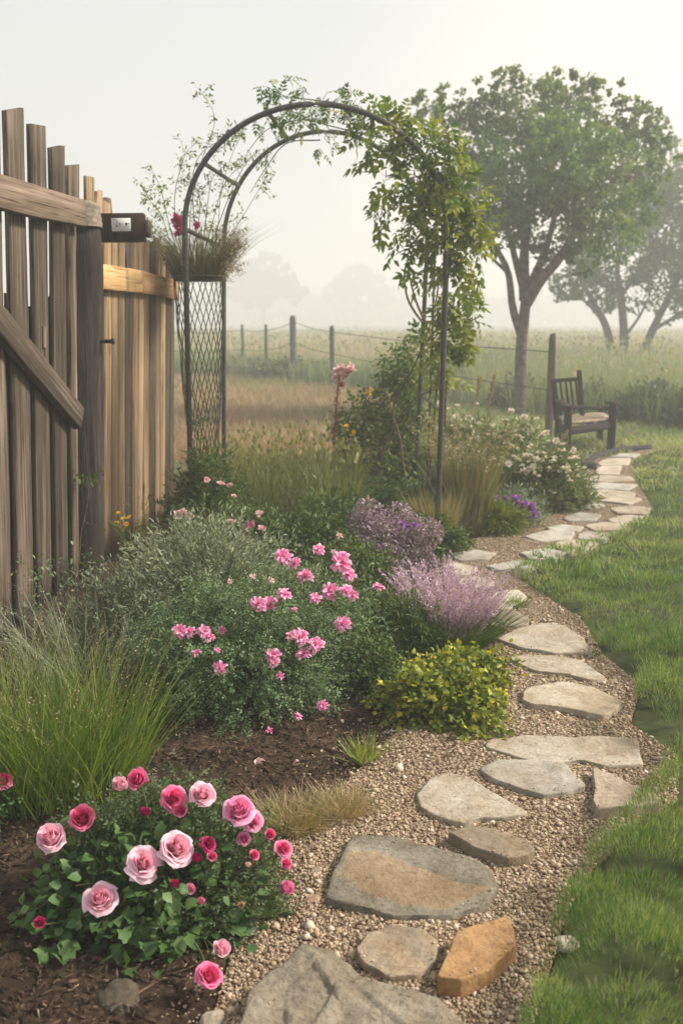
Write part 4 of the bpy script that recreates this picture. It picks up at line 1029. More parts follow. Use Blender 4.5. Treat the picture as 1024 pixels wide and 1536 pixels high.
def ruffle(g, c, ax, r, n=16, spread=1.0, tv=None):
    """a ruffled double flower: petals fanned over a dome"""
    a, b, x = basis(ax); u = np.sqrt(np.linspace(.02, 1, n)); ph = np.arange(n)*2.4+U(0, 6); el = u*1.35*spread
    d = (a*np.cos(ph)[:, None]+b*np.sin(ph)[:, None])*np.sin(el)[:, None]+x*np.cos(el)[:, None]+rng.normal(0, .13, (n, 3))
    z = x*np.sin(el)[:, None]*.9+d*.0-(a*np.cos(ph)[:, None]+b*np.sin(ph)[:, None])*np.cos(el)[:, None]
    R = frames(d, z, .25)
    inst(g, PV if tv is None else tv[0], PF if tv is None else tv[1], np.tile(c-x*r*.25, (n, 1)), R, r*U(.8, 1.2, n), U(.0, .35, n), PT if tv is None else tv[2])
def rose(g, c, ax, r, openn=.8, seed=0, rings=6):
    """a garden rose: rings of cupped petals, tight in the heart, the outer ones rolled back"""
    a, b, x = basis(ax); rr = np.random.default_rng(seed)
    nu, nv = 7, 7; N = rings+3
    for k in range(N):
        q = k/(N-1); npet = 3+(k > 2)+(k > 5)
        for i in range(npet):
            ph = 2*pi*i/npet+k*1.1+rr.normal(0, .22)
            half = (1.25 if k < 3 else .98)*rr.uniform(.88, 1.12)
            Rm = .07+.66*q**.95*(.66+.40*openn); top = .90-(.16+.42*openn)*q*q+rr.normal(0, .05); bot = -.30+.015*k
            lip = (.02+.42*openn*q)*rr.uniform(.6, 1.4); lean = rr.normal(0, .07); pinch = .42*(1-q)**1.2
            V, T = [], []
            for jv in range(nv):
                v = jv/(nv-1)
                for iu in range(nu):
                    u = 2*iu/(nu-1)-1
                    w = half*(.45+.55*sin(pi*min(1, .15+.60*v)))
                    an = ph+u*w
                    rad = Rm*(.28+.72*sin(min(1, v*1.3)*pi/2))*(1+.05*u*u)*(1-pinch*max(0, v-.35))+lip*max(0, v-.6)**1.4*2.0
                    z = bot+(top-bot)*v**.8-lip*.9*max(0, v-.7)**1.5*3-.10*u*u*v*(1+q)+(.035*sin(u*5+ph*3)*v*(.4+q))
                    rad += .03*sin(u*4+ph*2)*v*(.3+q); z += lean*u
                    V.append(c+r*((a*cos(an)+b*sin(an))*rad+x*(z-.15))); T.append(.30+.50*v*(.35+.65*q)+.30*max(0, v-.75)*4*.5+rr.normal(0, .015))
            F = [[j*nu+i2, j*nu+i2+1, (j+1)*nu+i2+1, (j+1)*nu+i2] for j in range(nv-1) for i2 in range(nu-1)]
            g.add(np.array(V), np.array(F), np.array(T)-.22*(1-q))
def calyx(g, c, ax, r):
    a, b, x = basis(ax); n = 5; ph = np.arange(n)*2*pi/n
    d = (a*np.cos(ph)[:, None]+b*np.sin(ph)[:, None])*.9+x*.45
    inst(g, NARROW[0], NARROW[1], np.tile(c-x*r*.42, (n, 1)), frames(d, np.tile(x, (n, 1)), .2), r*.9, .5)

def dome(gl, gs, c, R, nst, per, tmpl, size, stem_r=.0025, start=.35, jit=.03, tint=(.45, .18), lo=-.05, up=.5, lobes=.18, tipt=.0, roll=.6, arch=.3, dirmix=.55):
    """a shrub: stems fan from the base to an uneven dome and carry leaves along their upper part"""
    c = np.asarray(c, float); R = np.asarray(R, float)
    d = rvec(nst); d[:, 2] = np.abs(d[:, 2])*(1-lo)+lo; d = nrm(d)
    sd_ = int(abs(c[0]*100)+c[1]*77) % 1000
    k = 1+lobes*2*(vnoise(d[:, 0]*2.6+7, d[:, 1]*2.6+d[:, 2]*2+3, sd_)-.5)
    tip = c+d*R*(U(.72, 1.06, nst)*k)[:, None]
    base = c+np.stack([rng.normal(0, .12, nst)*R[0], rng.normal(0, .12, nst)*R[1], np.zeros(nst)], 1)
    mid = base*.45+tip*.55+Z3*(R[2]*arch)
    P = bez(base, mid, tip, 8)
    if gs is not None: tubes(gs, P, stem_r, stem_r*.4, 4)
    n = nst*per; s = np.repeat(np.arange(nst), per); t = start+(1-start)*U(0, 1, n)**.75
    f = t*7; i = np.minimum(f.astype(int), 6); w = (f-i)[:, None]
    pos = P[s, i]*(1-w)+P[s, i+1]*w+rng.normal(0, 1, (n, 3))*jit
    pos[:, 2] = np.maximum(pos[:, 2], .006)
    tg = nrm(P[s, i+1]-P[s, i])
    dd = nrm(tg*dirmix+rvec(n)*.8+Z3*up*.4)
    inst(gl, tmpl[0], tmpl[1], pos, frames(dd, roll=roll), size*U(.6, 1.25, n), np.clip(rng.normal(tint[0], tint[1], n)+tipt*(t-.7)+rng.normal(0, .07, nst)[s], 0, 1))
    return tip
th_geo = {}
def shrub(name, label, cat, base, domes, lmat, smat='stem', group=None, base_loc=None):
    th = thing(name, label, cat, base, group); gl, gs = Geo(), Geo(); tips = []
    for kw in domes: tips.append(dome(gl, gs, **kw))
    th_geo[name] = gl
    part('foliage', gl, M[lmat], th); part('stem', gs, M[smat], th, True)
    return th, np.concatenate(tips)
def stalk(g, p0, p1, r=.002, bend=.05, n=8):
    p0 = np.asarray(p0, float); p1 = np.asarray(p1, float); m = (p0+p1)/2+rng.normal(0, bend, 3)*np.array([1, 1, .3])
    tubes(g, bez(p0[None], m[None], p1[None], n), r, r*.6, 5)
CAMP = np.array([0, 0, EYE])
def bloom(th, kindf, c, r, mat, ax=None, name='bloom', **kw):
    g = Geo(); a = nrm(CAMP-c)*.55+Z3*.55+rng.normal(0, .28, 3) if ax is None else np.asarray(ax, float)
    kindf(g, c, a, r, **kw)
    return build(name, g, M[mat], th, tuple(c), True)

def surface_depth(geos, px, py, rpx, dflt, pct=4, out=.0):
    """how far along +Y the foliage begins where (px, py) shows it: a flower sits on the outside of its bush"""
    v = np.concatenate([q for g in geos for q in g.v])-CAMP
    zc = v[:, 1]*cos(PITCH)-v[:, 2]*sin(PITCH); yc = v[:, 1]*sin(PITCH)+v[:, 2]*cos(PITCH)
    m = np.hypot(512+v[:, 0]/zc*FPX-px, 768-yc/zc*FPX-py) < rpx
    return dflt if m.sum() < 25 else float(np.percentile(v[m, 1], pct))-out
# ---------------------------------------------------------------- rose bush by the path
rb = thing('rose_bush', 'low rose bush with big pale and hot pink roses over dark leaves', 'rose bush', (-.45, 2.2, 0))
gl, gs, gf = Geo(), Geo(), Geo()
dome(gl, gs, (-.46, 2.17, 0), (.31, .23, .235), 230, 10, BROAD, .032, .0022, .30, .018, (.45, .2), lo=-.12, up=.2, roll=.45)
dome(gl, None, (-.46, 2.10, 0), (.29, .19, .10), 80, 7, LOBED, .040, .002, .35, .018, (.35, .18), lo=-.1, up=.2, roll=.4)
dome(gf, gs, (-.42, 2.24, .02), (.30, .23, .265), 300, 28, TRI, .0185, .0014, .45, .016, (.45, .2), up=.6, roll=.6)
dome(gf, gs, (-.26, 2.15, .0), (.16, .17, .17), 100, 22, TRI, .016, .0012, .4, .014, (.55, .2), up=.6, roll=.6)
def rd(py): return 2.30-(py-1178)/(1466-1178)*.46
ROSES = [(78,1258,26,'pale_pink',.55,6),(124,1228,24,'hot_pink',.45,6),(181,1179,18,'pale_pink',.15,5),(207,1169,19,'hot_pink',.6,5),(260,1198,22,'hot_pink',.7,6),(303,1194,23,'pale_pink',.6,6),(358,1217,26,'mid_pink',.8,6),(378,1232,18,'mid_pink',.7,5),
 (215,1296,28,'pale_pink',.75,6),(264,1274,29,'pale_pink',.72,6),(151,1350,27,'pale_pink',.72,6),(219,1219,11,'deep_pink',.2,4),(366,1259,14,'mid_pink',.4,5),(381,1283,10,'hot_pink',.5,4),(405,1252,11,'hot_pink',.4,4),(424,1274,15,'hot_pink',.7,5),(428,1296,11,'hot_pink',.5,4),
 (429,1333,16,'mid_pink',.25,5),(312,1266,13,'deep_pink',.8,5),(318,1285,9,'hot_pink',.5,4),(296,1288,11,'deep_pink',.3,4),(285,1334,11,'mid_pink',.3,4),(262,1327,10,'deep_pink',.2,4),(301,1352,9,'mid_pink',.1,4),(60,1385,11,'deep_pink',.4,4),(331,1425,18,'pale_pink',.3,5),(313,1465,21,'hot_pink',.75,5),(362,1358,7,'peach',.2,4),(271,1216,13,'hot_pink',.5,4),(372,1298,6,'soft_pink',.3,4)]
for i, (px, py, rp, mt, op, rg_) in enumerate(ROSES):
    d = surface_depth((gl, gf), px, py, rp*1.15, rd(py), 2.5, .02); c = A(px, py, d); c[2] = max(c[2], .03); r = rp/FPX*np.linalg.norm(c-CAMP)*1.0
    ax = nrm(CAMP-c)*U(.45, .8)+Z3*.45+rng.normal(0, .16, 3)+X3*(px-240)/600
    g = Geo(); rose(g, c, ax, r, op, i, rg_)
    for q_ in (gl, gf):          # leaves make room for the flower
        for w_ in q_.v:
            dd_ = np.linalg.norm(w_-c, axis=1); m_ = dd_ < r*1.25; w_[m_] -= nrm(ax)*((r*1.5-dd_[m_])*1.1)[:, None]; w_[m_, 2] = np.maximum(w_[m_, 2], .004)
    o = build('bloom', g, M[mt], rb, tuple(c), True)
    ge = Geo(); calyx(ge, c, ax, r); q_ = build('calyx', ge, M['rose_leaf'], o, tuple(c)); q_.location = (0, 0, 0)
    p0 = np.array([-.45+.35*(c[0]+.45), 2.2+.4*(c[1]-2.2), .03]); stalk(gs, p0, c-nrm(ax)*r*.4, .0032, .02)
stalk(gs, (-.42, 2.18, .06), A(425, 1328, rd(1333)), .0035, .01)
part('foliage', gl, M['rose_leaf'], rb); part('fine_foliage', gf, M['rose_fine'], rb)
part('stem', gs, M['stem'], rb, True)
# a single rose leaning in beside the tall grass
c = A(4, 1173, 2.55); lr = thing('rose_plant', 'single deep pink rose leaning in from the tall grass clump', 'rose', (c[0], 2.55, 0))
bloom(lr, rose, c, .034, 'hot_pink', name='bloom', seed=77)
g = Geo(); stalk(g, (c[0]-.02, 2.6, 0), c-Z3*.012, .003); part('stem', g, M['stem'], lr, True)
g = Geo(); dome(g, None, (c[0]-.02, 2.5, 0), (.09, .09, .22), 18, 9, TRI, .03, start=.3); part('foliage', g, M['rose_leaf'], lr)

# ---------------------------------------------------------------- tall grass clump at the fence
def grass_clump(name, label, c, rx, ry, n, h, w, lean, curve, mat, tint=(.5, .18), seeds=0, smat='tan_grass', group=None, tip=.15, levels=4, outward=.6, ssize=.006):
    th = thing(name, label, 'grass', (c[0], c[1], 0), group); g = Geo()
    a = U(0, 2*pi, n); rr = np.sqrt(U(0, 1, n)); base = np.stack([c[0]+rx*rr*np.cos(a), c[1]+ry*rr*np.sin(a), np.full(n, -.005)], 1)
    az = a+rng.normal(0, 1.1, n)/outward*.6
    blades(g, base, h*U(.55, 1.12, n), w*U(.7, 1.3, n), lean*U(.1, 1.2, n)*(.4+rr), curve*U(.2, 1.2, n)*(.5+.7*rr), np.clip(rng.normal(*tint, n), 0, 1), az, levels, tip)
    part('blades', g, M[mat], th)
    if seeds:
        g = Geo(); b2 = base[:seeds]; hh = h*U(1.0, 1.35, seeds)
        az2 = az[:seeds]; ld = np.stack([np.cos(az2), np.sin(az2), np.zeros(seeds)], 1)
        out = lean*U(.3, 1.5, seeds)+.25
        p2 = b2+ld*(hh*out)[:, None]+Z3*(hh*(1-.25*out))[:, None]; p1 = b2+ld*(hh*out*.25)[:, None]+Z3*(hh*.65)[:, None]
        P = bez(b2, p1, p2, 9); tubes(g, P, .0011, .0006, 3, .55)
        k = 16; s = np.repeat(np.arange(seeds), k); f = U(5, 7.99, len(s)); i = f.astype(int); w_ = (f-i)[:, None]
        pos = P[s, i]*(1-w_)+P[s, i+1]*w_+rng.normal(0, .006, (len(s), 3))
        inst(g, DIA[0], DIA[1], pos, frames(nrm(P[s, i+1]-P[s, i]+rvec(len(s))*.6)), ssize*U(.6, 1.4, len(s)), U(.4, 1, len(s)))
        part('seed_heads', g, M[smat], th)
    return th
grass_clump('grass_clump', 'tall bright green fine grass clump in front of the gate', (-.90, 2.80), .28, .22, 1700, .40, .0042, .28, .40, 'blade_green', (.45, .26), 150, 'tan_grass', levels=4)
grass_clump('weedy_grass', 'wispy grey-green seeding grass between the gate and the tall grass clump', (-.98, 3.7), .28, .25, 400, .36, .003, .5, .5, 'silver', (.4, .2), 60, 'silver', ssize=.007)

# ---------------------------------------------------------------- silvery shrub and the pink flowering shrub
shrub('silver_shrub', 'rounded feathery silver-green shrub in front of the honey fence', 'shrub', (-.60, 4.2, 0),
      [dict(c=(-.60, 4.2, 0), R=(.50, .44, .585), nst=560, per=44, tmpl=NARROW, size=.026, stem_r=.0016, start=.45, jit=.017, tint=(.5, .18), up=1.0, tipt=.5, dirmix=.8, lobes=.12),
       dict(c=(-.92, 4.0, 0), R=(.30, .3, .42), nst=180, per=36, tmpl=NARROW, size=.026, stem_r=.0016, start=.4, jit=.018, tint=(.3, .15), up=1.0)], 'silver')
ps, tips = shrub('pink_flower_shrub', 'broad dark green small-leaved shrub dotted with ruffled bright pink flowers', 'shrub', (-.30, 3.55, 0),
      [dict(c=(-.34, 3.55, 0), R=(.44, .42, .44), nst=560, per=40, tmpl=TRI, size=.0175, stem_r=.0016, start=.42, jit=.017, tint=(.42, .18), lo=-.05, up=.5, tipt=.25, lobes=.3),
       dict(c=(-.12, 3.95, 0), R=(.40, .38, .46), nst=380, per=36, tmpl=NARROW, size=.024, stem_r=.0015, start=.45, jit=.02, tint=(.55, .2), up=.9, tipt=.3, lobes=.25),
       dict(c=(-.52, 3.7, 0), R=(.36, .34, .44), nst=280, per=36, tmpl=TRI, size=.016, stem_r=.0015, start=.45, jit=.018, tint=(.45, .2), up=.5, tipt=.3)], 'dark_shrub')
FL = [(425,835,15,0),(441,845,10,0),(512,843,17,0),(523,862,12,0),(458,864,14,0),(427,891,12,0),(388,906,13,0),(404,905,13,0),(441,914,6,0),(473,897,10,0),(494,887,14,0),(519,886,12,0),(528,893,9,0),(567,880,10,0),(514,935,13,0),(478,824,10,0),(450,955,14,0),(473,966,14,0),(454,981,12,0),(435,953,8,0),(410,983,14,0),(411,994,9,0),(420,1013,7,0),(551,986,10,0),(483,1058,9,0),(447,1074,7,0),(404,1096,7,0),(270,947,12,0),(284,948,10,0),(306,946,12,0),(314,955,10,0),(333,946,7,0),(294,979,8,0),(330,1002,11,0),(326,975,5,0),(379,864,5,1),(406,871,6,1),(345,872,5,1),(509,803,6,1),(500,828,5,1)]
gs = Geo()
for px, py, rp, k in FL:
    # set each flower on the shrub's outside: nearer the lower it shows
    d = 3.93-(py-830)/(1100-830)*.97+(.10 if px < 340 else 0); d = surface_depth((th_geo['pink_flower_shrub'], th_geo['silver_shrub']), px, py, rp*1.0, d, 3, .025); c = A(px, py, d); r = rp/FPX*np.linalg.norm(c-CAMP)
    bloom(ps, ruffle, c, r*1.05, 'soft_pink' if k else 'shrub_pink', n=26 if rp > 8 else 13, tv=RAG, spread=1.15)
    b0 = np.array([-.30+.5*(c[0]+.3), 3.65+.45*(c[1]-3.65)+.1, max(.1, c[2]*.55)]); stalk(gs, b0, c-Z3*r*.3, .0018, .02)
part('flower_stalk', gs, M['stem'], ps, True)
c = G(388, 1153); o = Geo(); ruffle(o, c+Z3*.012, (0, -.3, 1), .026, 14); tag(build('fallen_flower', o, M['soft_pink'], None, tuple(c), True), 'pale pink fallen flower lying on the soil below the shrub', 'flower')
c = G(365, 1148); o = Geo(); inst(o, LOBED[0], LOBED[1], (c+Z3*.008)[None], frames(np.array([[1.0, -.4, .1]]), roll=.1), .07, .9); tag(build('fallen_leaf', o, M['tan_grass'], None, tuple(c)), 'dry tan leaf lying on the dark soil', 'leaf')

# plants between the shrub and the fence
yf = thing('yellow_flower_plant', 'thin straggly plant with small orange-yellow flowers at the foot of the dark round post', 'flower', (-1.10, 5.05, 0))
gl, gs = Geo(), Geo(); tp = dome(gl, gs, (-1.10, 5.05, 0), (.16, .14, .60), 30, 16, NARROW, .03, .0016, .3, .015, (.6, .2), up=.8)
part('foliage', gl, M['fern'], yf); part('stem', gs, M['stem'], yf, True)
for px, py in ((178,770),(186,778),(175,784),(190,786),(183,792),(194,776)): bloom(yf, ruffle, A(px, py, 5.02), .016, 'yellow', n=8)
pvn = thing('post_vine', 'thin bare vine with a few leaves climbing the dark round post', 'vine', A(125, 800, 5.1))
g = Geo(); P = [A(x, y, 5.18) for x, y in ((118,850),(122,800),(127,778),(133,740),(131,715),(140,705))]; tube1(g, P, .0035, .0015, 5, n=20); P2 = [A(x, y, 5.16) for x, y in ((127,782),(140,788),(153,785),(158,797))]; tube1(g, P2, .0025, .001, 5, n=12); part('stem', g, M['twig'], pvn, True)
g = Geo(); n = 30; pp = A(131, 718, 5.15)+rng.normal(0, .035, (n, 3))*np.array([1.4, .4, .6]); inst(g, LEAF[0], LEAF[1], pp, frames(rvec(n)), .035, U(0, .8, n)); part('foliage', g, M['vine'], pvn)
gw = thing('gate_weed', 'leggy weed with sparse leaves growing against the gate boards', 'weed', G(90, 960))
gl, gs = Geo(), Geo(); b = G(90, 960)
for px, py, dd in ((70,855,0),(48,858,.1),(100,862,.05),(130,845,0),(140,850,.1),(60,905,.1),(115,910,.1)):
    p = A(px, py, b[1]+dd); stalk(gs, b+rng.normal(0, .04, 3)*np.array([1, 1, 0]), p, .0022, .06)
    q = p+rng.normal(0, .035, (26, 3))*np.array([1.5, .8, 1]); inst(gl, LEAF[0], LEAF[1], q, frames(rvec(26)), .026*U(.6, 1.2, 26), U(.2, 1, 26))
part('foliage', gl, M['dark_shrub'], gw); part('stem', gs, M['twig'], gw, True)

yarrow = thing('pink_yarrow', 'leggy green plant with small pale pink flower heads behind the silver shrub', 'flower', (-.72, 5.05, 0))
gl, gs = Geo(), Geo()
dome(gl, gs, (-.70, 5.1, 0), (.38, .26, .50), 120, 26, NARROW, .035, .0018, .3, .02, (.5, .2), up=.8)
for px, py, rp in ((310,720,5),(332,726,7),(344,728,5),(268,771,7),(275,768,7),(284,773,7),(346,783,7),(369,793,8),(377,787,8),(388,771,7),(392,793,7),(356,808,8),(351,744,4)):
    c = A(px, py, 4.95); bloom(yarrow, ruffle, c, rp/FPX*5.1*1.1, 'soft_pink' if rp < 8 else 'shrub_pink', n=12); stalk(gs, (-.70+.3*(c[0]+.7), 5.1, .15), c-Z3*.01, .0018, .04)
part('foliage', gl, M['fern'], yarrow); part('stem', gs, M['stem'], yarrow, True)
shrub('bushy_plant', 'dense mid green rounded bush in the middle of the bed before the tall grass', 'bush', (-.22, 5.0, 0),
      [dict(c=(-.28, 5.1, 0), R=(.42, .32, .46), nst=240, per=38, tmpl=LEAF, size=.028, start=.4, jit=.022, tint=(.4, .18), up=.5, tipt=.3, lobes=.3),
       dict(c=(.10, 4.75, 0), R=(.28, .26, .36), nst=170, per=34, tmpl=LEAF, size=.026, start=.4, jit=.02, tint=(.6, .18), up=.5, tipt=.3)], 'fern')
shrub('feathery_plant', 'light green feathery plant at the arch legs beside the honey fence', 'plant', (-.85, 5.9, 0),
      [dict(c=(-.84, 5.85, 0), R=(.30, .26, .74), nst=130, per=46, tmpl=NARROW, size=.05, start=.25, jit=.025, tint=(.6, .2), up=.7, lobes=.3)], 'fern')
g = Geo(); q = np.stack([U(-.95, .12, 2600), U(6.1, 8.4, 2600)], 1)
blades(g, np.c_[q, np.zeros(len(q))], U(.26, .55, len(q)), .008, U(.02, .4, len(q)), U(0, .4, len(q)), np.clip(rng.normal(.45, .2, len(q)), 0, 1), levels=4, tip=.35)
k = rng.choice(len(q), 500, replace=False); inst(g, DIA[0], DIA[1], np.c_[q[k]+rng.normal(0, .04, (500, 2)), U(.40, .56, 500)], frames(nrm(np.c_[rng.normal(0, .3, (500, 2)), np.ones(500)])), .05, U(.7, 1, 500))
kind(build('tall_grass', g, M['tall_green']), 'stuff')

# mauve bush
mb = thing('mauve_bush', 'silvery mauve flowering bush sloping down to the path before the arch leg', 'bush', (.35, 4.9, 0))
gl, gs = Geo(), Geo()
for px, py, rp, d in ((553,768,20,5.1),(545,785,22,5.1),(597,775,20,5.1),(612,795,24,5.05),(640,800,22,5.0),(575,810,34,5.0),(610,830,34,4.95),(580,850,34,4.85),(630,850,28,4.85),(655,865,24,4.8),(600,870,30,4.7),(545,830,22,4.95)):
    c = A(px, py, d); r = rp/FPX*d*1.12; n = int(rp*rp*1.1)
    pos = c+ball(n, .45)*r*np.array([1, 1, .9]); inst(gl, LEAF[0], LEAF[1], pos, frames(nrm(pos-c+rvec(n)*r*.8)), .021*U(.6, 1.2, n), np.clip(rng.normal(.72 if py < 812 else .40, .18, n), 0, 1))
    b = np.tile([c[0]*.9+.03, c[1]+.04, .0], (10, 1)); tubes(gs, bez(b, (b+c)/2+rng.normal(0, .02, (10, 3)), c+ball(10)*r*.8), .002, .001, 4)
part('foliage', gl, M['mauve'], mb); part('stem', gs, M['twig'], mb, True)
for px, py in ((603,785),(612,790),(622,788),(540,806)): bloom(mb, ruffle, A(px, py, 4.92), .022, 'violet', n=10)
# purple grass
pg = thing('purple_grass', 'fountain of fine green grass with pinkish purple plumes beside the path', 'grass', (.445, 4.05, 0))
g = Geo(); n = 1500; a = U(0, 2*pi, n); rr = np.sqrt(U(0, 1, n)); base = np.stack([.445+.12*rr*np.cos(a), 4.05+.09*rr*np.sin(a), np.zeros(n)], 1)
blades(g, base, .25*U(.6, 1.15, n), .0035, .9*rr, .4*rr, np.clip(rng.normal(.3, .15, n), 0, 1), a+rng.normal(0, .5, n), 4); part('blades', g, M['fern'], pg)
g = Geo(); n = 460; a = U(0, 2*pi, n); rr = np.sqrt(U(0, 1, n)); b = np.stack([.445+.09*rr*np.cos(a), 4.05+.07*rr*np.sin(a), np.zeros(n)], 1)
ld = np.stack([np.cos(a), np.sin(a)*.8, np.zeros(n)], 1)*rr[:, None]; L = U(.24, .46, n)
tp = b+ld*(L*.52)[:, None]+Z3*(L*(1-.20*rr))[:, None]; P = bez(b, b+ld*.06+Z3*(L*.5)[:, None], tp, 9); tubes(g, P, .001, .0005, 3, .3)
k = 34; s = np.repeat(np.arange(n), k); f = 3.6+4.39*U(0, 1, n*k); i = f.astype(int); w = (f-i)[:, None]
inst(g, DIA[0], DIA[1], P[s, i]*(1-w)+P[s, i+1]*w+rng.normal(0, .003, (n*k, 3)), frames(nrm((P[s, i+1]-P[s, i])*18+rvec(n*k)*.55)), .0105*U(.6, 1.3, n*k), np.clip(rng.normal(.5, .18, n*k), 0, 1)); part('plumes', g, M['plume'], pg)
# lime plant and small green bush
shrub('lime_plant', 'low yellow-green leafy plant with yellow tips spilling onto the gravel', 'plant', (.43, 3.45, 0),
      [dict(c=(.345, 3.36, 0), R=(.215, .18, .165), nst=270, per=20, tmpl=BROAD, size=.023, stem_r=.0018, start=.4, jit=.014, tint=(.38, .15), lo=-.08, up=.4, tipt=.8, lobes=.55),
       dict(c=(.455, 3.58, 0), R=(.185, .17, .19), nst=190, per=20, tmpl=BROAD, size=.022, stem_r=.0018, start=.4, jit=.014, tint=(.42, .15), lo=-.05, up=.4, tipt=.9, lobes=.5)], 'lime')
shrub('green_bushlet', 'small mid green bush with tiny leaves between the pink flowering shrub and the lime plant', 'bush', (.10, 3.65, 0),
      [dict(c=(.10, 3.62, 0), R=(.17, .2, .24), nst=140, per=30, tmpl=LEAF, size=.018, start=.35, jit=.016, tint=(.55, .2), up=.5),
       dict(c=(.25, 3.95, 0), R=(.25, .2, .30), nst=170, per=40, tmpl=NARROW, size=.028, start=.35, jit=.016, tint=(.55, .2), up=.9)], 'fern')
grass_clump('grass_tuft', 'small bright green grass tuft alone on the dark soil', G(545, 1145)[:2], .03, .025, 90, .105, .0045, .8, .3, 'blade_green', (.75, .15))
grass_clump('dry_tuft', 'dry brown grass tuft, the bigger of two beside the rose bush', G(437, 1240)[:2], .085, .06, 1100, .085, .0022, .95, .5, 'tan_grass', (.80, .2), group='dry grass tufts on the soil')
grass_clump('dry_tuft', 'dry brown grass tuft, the smaller of two, next to the gravel', G(512, 1222)[:2], .06, .05, 700, .08, .0022, .95, .5, 'tan_grass', (.82, .2), group='dry grass tufts on the soil')
grass_clump('path_weed', 'little green weed growing in the gravel before the purple grass plumes', G(776, 912)[:2], .03, .03, 90, .07, .005, .9, .3, 'blade_green', (.5, .2))
grass_clump('path_sprout', 'tiny dark green sprout in the gravel beside the peaked flagstone', G(888, 985)[:2], .025, .02, 80, .04, .005, .9, .3, 'fern', (.3, .2))
for k, (pts, r) in enumerate([([(130,1536),(190,1500),(245,1468),(300,1445)], .0042), ([(60,1480),(110,1462),(140,1450)], .003), ([(85,1500),(130,1498),(170,1508)], .0028), ([(140,1470),(200,1452),(260,1440)], .0025), ([(20,1360),(70,1335),(130,1318)], .003), ([(10,1400),(60,1392),(100,1395)], .0025), ([(30,1520),(70,1512),(90,1490)], .0025)]):
    g = Geo(); P = [G(x, y, .012+.008*(i % 2)) for i, (x, y) in enumerate(pts)]; tube1(g, P, r, r*.4, 6, n=18)
    tag(build('dry_twig', g, M['twig'], None, tuple(P[0]), True), ['longest dry forked twig on the soil under the rose bush', 'short thick dry twig on the soil beside the rose bush', 'dry twig lying flat near the dark rock', 'thin dry twig reaching under the rose bush', 'dry twig between the tall grass and the palest rose', 'thin dry twig by the lowest dark bud', 'small bent dry twig in the soil corner'][k], 'twig', 'dry twigs on the soil')

# ---------------------------------------------------------------- climbers on the arch
def climb(gl, gs, blobs, tmpl, size, dens, tint, twig_src=None, spread=1.0, mat_roll=.5, sag=-.25, tw=6):
    for px, py, rp, d, w in blobs:
        c = A(px, py, d); r = rp/FPX*d*1.05; n = max(4, int(dens*w*(rp/30)**2))
        pos = c+ball(n, .2)*r*np.array([1, .8, 1])*spread
        dd = nrm((pos-c)/r*.7+rvec(n)*.7+Z3*sag)
        inst(gl, tmpl[0], tmpl[1], pos, frames(dd, roll=mat_roll), size*U(.6, 1.2, n), np.clip(rng.normal(tint, .17, n)+.0022*(px-640)*(px > 640), 0, 1))  # tint yellows towards the sun: backlight on that side painted into the leaves
        if gs is not None:
            src = c+rng.normal(0, .25, (tw, 3))*r if twig_src is None else np.tile(twig_src, (tw, 1)); k = rng.choice(n, tw)
            tubes(gs, bez(src, (src+pos[k])/2+rng.normal(0, .25, (tw, 3))*r, pos[k]), .0028, .001, 4)
vine = thing('climbing_vine', 'dense leafy green climber draped over the arch shoulder and down its legs to the bed', 'climber', (.45, 7.1, 0))
gl, gs = Geo(), Geo()
VB = [(560,205,16,6.30,.8),(590,220,22,6.20,.9),(620,235,26,6.10,.9),(655,235,26,6.00,1),(675,262,28,6.00,1),(690,232,16,6.10,.8),(640,275,26,6.10,.9),(668,300,30,6.00,1.1),(700,300,22,6.10,.9),(650,335,30,6.10,1.1),(690,345,30,6.10,1),(715,335,20,6.1,.9),(665,375,28,6.10,1),(625,365,18,6.20,.8),(600,290,20,6.20,.9),(578,318,14,6.20,.9),(585,265,16,6.20,.8),(700,385,22,6.10,.9),(640,400,16,6.20,.7),(682,412,18,6.10,.8),(610,330,18,6.20,.8),(722,365,12,6.0,.8),(600,195,16,6.10,.7),(645,205,16,6.00,.8),(665,185,10,6.0,.6),(560,245,9,6.2,.7),(708,425,12,6.1,.7),
      (690,470,22,6.30,1.70),(670,500,22,6.40,1.70),(695,505,16,6.40,1.53),(672,465,16,6.40,1.53),(650,520,20,6.60,1.53),(662,440,14,6.30,1.19),(705,480,10,6.3,1.36),(668,540,16,6.5,1.53),(660,565,14,6.6,1.19)]
VB2 = [(620,520,22,7.8,.9),(600,550,30,7.9,1.1),(615,575,30,7.9,1.2),(595,600,38,7.9,1.2),(555,625,34,7.9,1.2),(590,640,40,7.8,1.2),(530,640,28,7.9,1.1),(610,670,36,7.7,1.1),(570,680,42,7.7,1.2),(535,690,32,7.8,1.1),(600,710,40,7.6,1.2),(630,620,22,7.7,.9),(640,590,18,7.6,.8),(515,650,16,7.9,.8),(640,690,24,7.6,.9),(560,730,36,7.5,1.1),(620,745,30,7.3,1.1),(585,570,22,7.9,1)]
climb(gl, gs, VB+[(540,188,16,6.3,.9),(612,188,18,6.1,.9),(520,176,12,6.2,.8),(575,178,14,6.2,.8),(668,205,18,6.0,.9)], PIN, .145, 36, .62)

